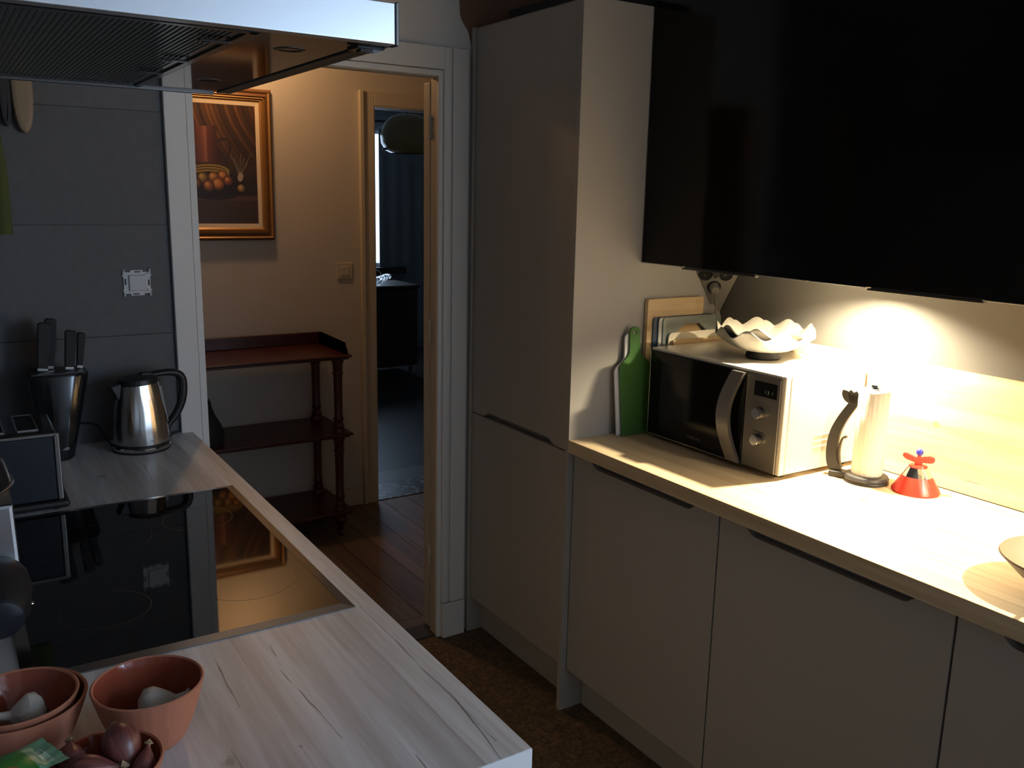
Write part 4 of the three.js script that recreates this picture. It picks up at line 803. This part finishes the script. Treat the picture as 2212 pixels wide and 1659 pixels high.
// ------------------------------------------------------------------ hall furnishing
{ // framed still life
  const t = thing('framed_painting', 'dark still-life painting of jug and fruit in a gilt frame on the hall wall', 'painting', [0, 0, -4.17]);
  const x0 = 0.66, x1 = 1.346, y0 = 1.371, y1 = 2.038;
  const cv = document.createElement('canvas'); cv.width = 640; cv.height = 620;
  const c = cv.getContext('2d');
  let gr = c.createLinearGradient(0, 0, 0, 620); gr.addColorStop(0, '#5c3a1e'); gr.addColorStop(0.55, '#4a3020'); gr.addColorStop(0.72, '#2a1c14'); gr.addColorStop(1, '#22160f'); c.fillStyle = gr; c.fillRect(0, 0, 640, 620);
  const fold = (a, b, w, col) => { c.strokeStyle = col; c.lineWidth = w; c.lineCap = 'round'; c.beginPath(); c.moveTo(a, -20); c.bezierCurveTo(a + 20, 120, b - 60, 200, b, 300); c.stroke(); };
  for (let i = 0; i < 46; i++) { const q = 0.5 + 0.5 * Math.sin(i * 0.62 + Math.sin(i * 0.23) * 1.6), e = 0.8 + 0.2 * Math.sin(i * 1.9); fold(300 + i * 7.5, 430 + i * 9, 10, 'rgb(' + Math.round((62 + 62 * q) * e) + ',' + Math.round((38 + 42 * q) * e) + ',' + Math.round((20 + 20 * q) * e) + ')'); }
  const vg = c.createLinearGradient(300, 0, 520, 330); vg.addColorStop(0, 'rgba(40,24,14,0.0)'); vg.addColorStop(1, 'rgba(34,22,14,0.6)'); c.fillStyle = vg; c.fillRect(0, 0, 640, 470);
  c.fillStyle = '#3b2a1e'; c.fillRect(0, 470, 640, 150); c.fillStyle = '#4a3424'; c.fillRect(0, 470, 640, 26);
  const jug = c.createLinearGradient(300, 0, 450, 0); jug.addColorStop(0, '#3a1c14'); jug.addColorStop(0.4, '#6e4030'); jug.addColorStop(0.5, '#8a5a44'); jug.addColorStop(0.56, '#5a3024'); jug.addColorStop(1, '#2c1712');
  c.fillStyle = jug; c.beginPath(); c.moveTo(320, 120); c.lineTo(438, 112); c.bezierCurveTo(420, 180, 446, 230, 452, 300); c.lineTo(305, 300); c.bezierCurveTo(310, 230, 335, 180, 320, 120); c.fill();
  c.strokeStyle = '#2a1c18'; c.lineWidth = 13; c.beginPath(); c.moveTo(440, 190); c.bezierCurveTo(500, 150, 520, 220, 480, 280); c.stroke();
  c.fillStyle = '#1c1310'; c.beginPath(); c.ellipse(410, 420, 170, 74, 0, 0, 7); c.fill();
  c.strokeStyle = '#8f7a34'; c.lineWidth = 9; for (let i = 0; i < 3; i++) { c.beginPath(); c.ellipse(390, 344 + i * 14, 96, 30, 0, Math.PI, 2 * Math.PI); c.stroke(); }
  for (const [x, y, r, a] of [[352, 380, 30, '#7a6a2c'], [408, 376, 30, '#94642c'], [456, 366, 28, '#9a6030'], [430, 410, 34, '#a86a2e'], [380, 420, 30, '#8a5426'], [482, 392, 26, '#7c4424'], [550, 430, 22, '#8c7650'], [318, 408, 26, '#6a4a22']]) {
    const q = c.createRadialGradient(x - r * 0.3, y - r * 0.35, 2, x, y, r); q.addColorStop(0, '#c89a54'); q.addColorStop(0.5, a); q.addColorStop(1, '#3a2414'); c.fillStyle = q; c.beginPath(); c.arc(x, y, r, 0, 7); c.fill();
  }
  c.strokeStyle = '#6f665a'; c.lineWidth = 3; for (let i = 0; i < 7; i++) { c.beginPath(); c.moveTo(545, 370); c.lineTo(500 + i * 18, 250 + (i % 3) * 22); c.stroke(); }
  c.fillStyle = '#9a8f80'; c.beginPath(); c.ellipse(548, 372, 15, 24, 0.2, 0, 7); c.fill();
  const map = new THREE.CanvasTexture(cv); map.colorSpace = THREE.SRGBColorSpace;
  const f = 0.058, l = 0.017;
  const cg = new THREE.BoxGeometry(x1 - x0 - 2 * f - 2 * l + 0.004, y1 - y0 - 2 * f - 2 * l + 0.004, 0.006).translate((x0 + x1) / 2, (y0 + y1) / 2, 0.016);
  obj('canvas', cg, std({ map, roughness: 0.45 }), t);
  // frame bars: stepped moulding swept round as mitred lofts
  const ring = (o, i, zo, zi) => { // o, i: inset of the outer and inner edge
    const P = (k, z) => [[x0 + k, y0 + k, z], [x1 - k, y0 + k, z], [x1 - k, y1 - k, z], [x0 + k, y1 - k, z]].map((q) => V3(...q));
    const a = P(o, 0.001), b = P(o, zo), d = P(i, zi), e = P(i, 0.001), tri = [];
    for (let k = 0; k < 4; k++) { const n = (k + 1) % 4; for (const [p, q] of [[a, b], [b, d], [d, e]]) tri.push(p[k], p[n], q[n], p[k], q[n], q[k]); }
    const g = new THREE.BufferGeometry(); g.setAttribute('position', new THREE.Float32BufferAttribute(tri.flatMap((q) => q.toArray()), 3)); g.computeVertexNormals(); return g;
  };
  const fr = obj('frame', [ring(0, 0.012, 0.018, 0.03), ring(0.022, 0.032, 0.030, 0.034)], M.goldDark, t);
  obj('gilt_moulding', [ring(0.012, 0.022, 0.034, 0.026), ring(0.032, 0.042, 0.026, 0.032), ring(0.042, 0.05, 0.024, 0.028), ring(0.05, 0.058, 0.028, 0.022)], M.gold, fr);
  obj('linen_liner', ring(0.058, 0.058 + l, 0.022, 0.020), M.linen, t);
}
{ // light switch in the hall
  const t = thing('hall_light_switch', 'flat cream light switch on the hall wall beside the door casing', 'light switch', [1.692, 1.218, -4.17]);
  obj('plate', bx(-0.04, 0.04, -0.04, 0.04, 0.0, 0.008, 0.003, 2), M.hallPaint, t);
  obj('rocker', bx(-0.022, 0.022, -0.022, 0.022, 0.006, 0.012, 0.002, 2), M.hallPaint, t);
}
{ // three-tier mahogany side table on castors
  const t = thing('tiered_side_table', 'dark mahogany three-tier side table with turned posts against the hall wall', 'side table', [0, 0, 0]);
  const x0 = 0.62, x1 = 1.56, z0 = -4.135, z1 = -3.765, tiers = [0.874, 0.508, 0.132], mh = M.mahogany;
  const shelf = (name, y) => obj(name, [bx(x0, x1, y - 0.012, y, z0, z1, 0.005, 2), bx(x0 + 0.012, x1 - 0.012, y - 0.022, y - 0.012, z0 + 0.012, z1 - 0.012, 0.003)], mh, t);
  shelf('top_tier', tiers[0]); shelf('middle_tier', tiers[1]); shelf('bottom_tier', tiers[2]);
  obj('gallery', bx(x0 + 0.01, x1 - 0.022, tiers[0], tiers[0] + 0.058, z0 + 0.002, z0 + 0.016, 0.004, 2), mh, t);
  for (const x of [x0 + 0.012, x1 - 0.026]) {
    const s = new THREE.Shape(); s.moveTo(0, 0); s.lineTo(0.335, 0); s.bezierCurveTo(0.335, 0.02, 0.315, 0.022, 0.308, 0.05); s.lineTo(0, 0.058); s.lineTo(0, 0);
    obj('gallery', ext(s, 0.014, 0.002).applyMatrix4(new THREE.Matrix4().set(0, 0, 1, x, 0, 1, 0, tiers[0], 1, 0, 0, z0 + 0.014, 0, 0, 0, 1)), mh, t);
  }
  const post = (y0, y1) => { const h = y1 - y0; return lathe([[0, 0], [0.03, 0], [0.03, 0.01], [0.024, 0.02], [0.027, 0.03], [0.0185, 0.045], [0.0235, 0.062], [0.0235, 0.066], [0.019, 0.074], [0.0195, h * 0.5], [0.021, h - 0.075], [0.025, h - 0.07], [0.025, h - 0.064], [0.021, h - 0.058], [0.024, h - 0.02], [0.028, h - 0.012], [0.028, h], [0, h]], 28).translate(0, y0, 0); };
  for (const x of [x0 + 0.055, x1 - 0.055]) for (const z of [z0 + 0.04, z1 - 0.045]) {
    obj('post', post(tiers[1], tiers[0] - 0.022).translate(x, 0, z), mh, t);
    obj('post', post(tiers[2], tiers[1] - 0.022).translate(x, 0, z), mh, t);
    const foot = obj('foot', lathe([[0, 0.03], [0.012, 0.03], [0.014, 0.05], [0.03, 0.075], [0.034, 0.085], [0.028, 0.095], [0.03, 0.11], [0, 0.11]], 28).translate(x, 0, z), mh, t);
    obj('castor', [cyl(0.0145, 0.0145, 0.014, 20).rotateZ(Math.PI / 2).translate(x, 0.0165, z), cyl(0.009, 0.011, 0.012, 16).translate(x, 0.034, z)], M.steelDark, foot);
  }
  const v = thing('dark_vase', 'black tapering vase on the middle tier of the side table', 'vase', [0.905, tiers[1], -3.885]);
  obj('body', lathe([[0, 0], [0.088, 0], [0.094, 0.01], [0.094, 0.06], [0.082, 0.09], [0.060, 0.13], [0.048, 0.165], [0.044, 0.19], [0.036, 0.196], [0, 0.196]], 40), M.blackMatte, v);
  obj('rim', new THREE.TorusGeometry(0.036, 0.004, 8, 32).rotateX(Math.PI / 2).translate(0, 0.197, 0), M.blackMatte, v);
}
{ // hall ceiling lamp, hidden from the viewer by the hood
  const t = thing('hall_ceiling_lamp', 'small warm glowing globe lamp on the hall ceiling near the painting', 'lamp', [1.12, 2.42, -3.86]);
  obj('canopy', lathe([[0, 0], [0.05, 0], [0.05, -0.012], [0.02, -0.02], [0, -0.02]].reverse(), 36), M.gold, t);
  obj('stem', cyl(0.006, 0.006, 0.05, 14).translate(0, -0.04, 0), M.gold, t);
  obj('bulb', new THREE.SphereGeometry(0.045, 32, 20).translate(0, -0.105, 0), std({ color: lin(0.8, 0.7, 0.5), emissive: lin(1, 0.55, 0.22), emissiveIntensity: 3 }), t);
  const l = new THREE.PointLight(lin(1, 0.55, 0.24), 1.05); l.name = 'hall_light'; l.position.set(0, -0.105, 0); l.shadow.radius = 2; l.castShadow = true; t.add(l);
}
// ------------------------------------------------------------------ far room furnishing
{
  const t = thing('globe_pendant_lamp', 'amber glass globe pendant with black clips in the far room', 'lamp', [3.03, 0, -6.2]);
  const amber = std({ color: lin(0.30, 0.21, 0.09), roughness: 0.22 });
  obj('glass_globe', lathe([[0.12, 1.885], [0.165, 1.905], [0.195, 1.955], [0.2, 2.01], [0.19, 2.06], [0.165, 2.105], [0.12, 2.145], [0.06, 2.165], [0.02, 2.168], [0, 2.168]], 56, 1.4), amber, t);
  obj('lower_bowl', lathe([[0, 1.895], [0.1, 1.897], [0.1195, 1.9]], 48, 1.4), std({ color: lin(0.08, 0.06, 0.03), roughness: 0.4 }), t);
  for (let k = 0; k < 3; k++) { const a = k * 2.094 + 3.14; obj('clip', bx(-0.018, 0.018, -0.008, 0.008, -0.01, 0.01, 0.004).rotateY(-a).translate(0.185 * Math.cos(a), 1.91, 0.185 * Math.sin(a)), M.black, t); }
  obj('cord', cyl(0.004, 0.004, 0.227, 10).translate(0, 2.281, 0), M.black, t);
}
{
  const t = thing('sideboard', 'dark wooden sideboard in the far room under the window', 'sideboard', [0, 0, 0]);
  obj('carcass', bx(2.1, 3.55, 0.10, 0.785, -7.555, -7.075, 0.003), M.darkWood, t);
  obj('top', bx(2.08, 3.562, 0.785, 0.812, -7.563, -7.057, 0.003), M.darkWood, t);
  for (let i = 0; i < 3; i++) { const d = obj('door', bx(2.115 + i * 0.478, 2.115 + i * 0.478 + 0.472, 0.12, 0.775, -7.075, -7.060, 0.003), M.darkWood, t); obj('knob', new THREE.SphereGeometry(0.012, 16, 12).translate(2.15 + i * 0.478, 0.45, -7.05), M.steelDark, d); }
  for (const x of [2.15, 3.5]) for (const z of [-7.52, -7.11]) obj('leg', cyl(0.014, 0.02, 0.1, 14).translate(x, 0.05, z), M.steelSmooth, t);
}
{
  const b = thing('glass_bowl', 'clear cut-glass bowl with flared lip on the far sideboard', 'bowl', [3.20, 0.812, -7.20]);
  const g = lathe([[0, 0], [0.05, 0], [0.055, 0.008], [0.08, 0.035], [0.11, 0.06], [0.14, 0.07], [0.138, 0.076], [0.105, 0.068], [0.07, 0.04], [0.04, 0.014], [0, 0.012]], 40), p = g.attributes.position;
  for (let i = 0; i < p.count; i++) { const a = Math.atan2(p.getZ(i), p.getX(i)), r = Math.hypot(p.getX(i), p.getZ(i)), k = 1 + (r > 0.06 ? 0.10 * Math.cos(a * 4) : 0); p.setXYZ(i, p.getX(i) * k, p.getY(i) + (r > 0.08 ? 0.014 * Math.cos(a * 4 + 1) : 0), p.getZ(i) * k); }
  g.computeVertexNormals();
  obj('bowl', g, M.glassSolid, b);
  obj('loop', new THREE.TorusGeometry(0.06, 0.004, 8, 32, Math.PI).translate(0, 0.07, 0), M.glassSolid, b);
}
{
  const t = thing('dark_curtain', 'dark teal curtain hanging beside the far window', 'curtain');
  const pos = [], idx = [], n = 120; // pleated sheet with thickness
  for (const s of [0, 1]) for (const y of [0.03, 2.205]) for (let i = 0; i <= n; i++) { const f = i / n; pos.push(3.765 + f * 1.4, y, -8.35 + 0.008 * Math.sin(f * 60) + s * 0.006); }
  const k = (s, j, i) => (s * 2 + j) * (n + 1) + i;
  for (let i = 0; i < n; i++) { idx.push(k(1, 0, i), k(1, 0, i + 1), k(1, 1, i), k(1, 0, i + 1), k(1, 1, i + 1), k(1, 1, i)); idx.push(k(0, 0, i), k(0, 1, i), k(0, 0, i + 1), k(0, 0, i + 1), k(0, 1, i), k(0, 1, i + 1)); idx.push(k(0, 1, i), k(1, 1, i), k(0, 1, i + 1), k(1, 1, i), k(1, 1, i + 1), k(0, 1, i + 1)); }
  idx.push(k(0, 0, 0), k(1, 0, 0), k(0, 1, 0), k(1, 0, 0), k(1, 1, 0), k(0, 1, 0));
  const g = new THREE.BufferGeometry(); g.setAttribute('position', new THREE.Float32BufferAttribute(pos, 3)); g.setIndex(idx); g.computeVertexNormals();
  obj('fabric', g, std({ color: lin(0.19, 0.225, 0.24), roughness: 0.95 }), t);
  const r = thing('curtain_rail', 'short dark curtain rail above the far window', 'curtain rail', [0, 2.275, -8.33]);
  obj('rail', bx(1.8, 3.84, -0.012, 0.012, -0.012, 0.012, 0.004), M.black, r);
  obj('bracket', [bx(1.9, 1.92, -0.01, 0.01, -0.07, 0.0, 0.002), bx(3.6, 3.62, -0.01, 0.01, -0.07, 0.0, 0.002)], M.black, r);
}

scene.traverse((o) => { if (o.isLight && !o.isRectAreaLight) o.castShadow = true; });
renderer.render(scene, camera);
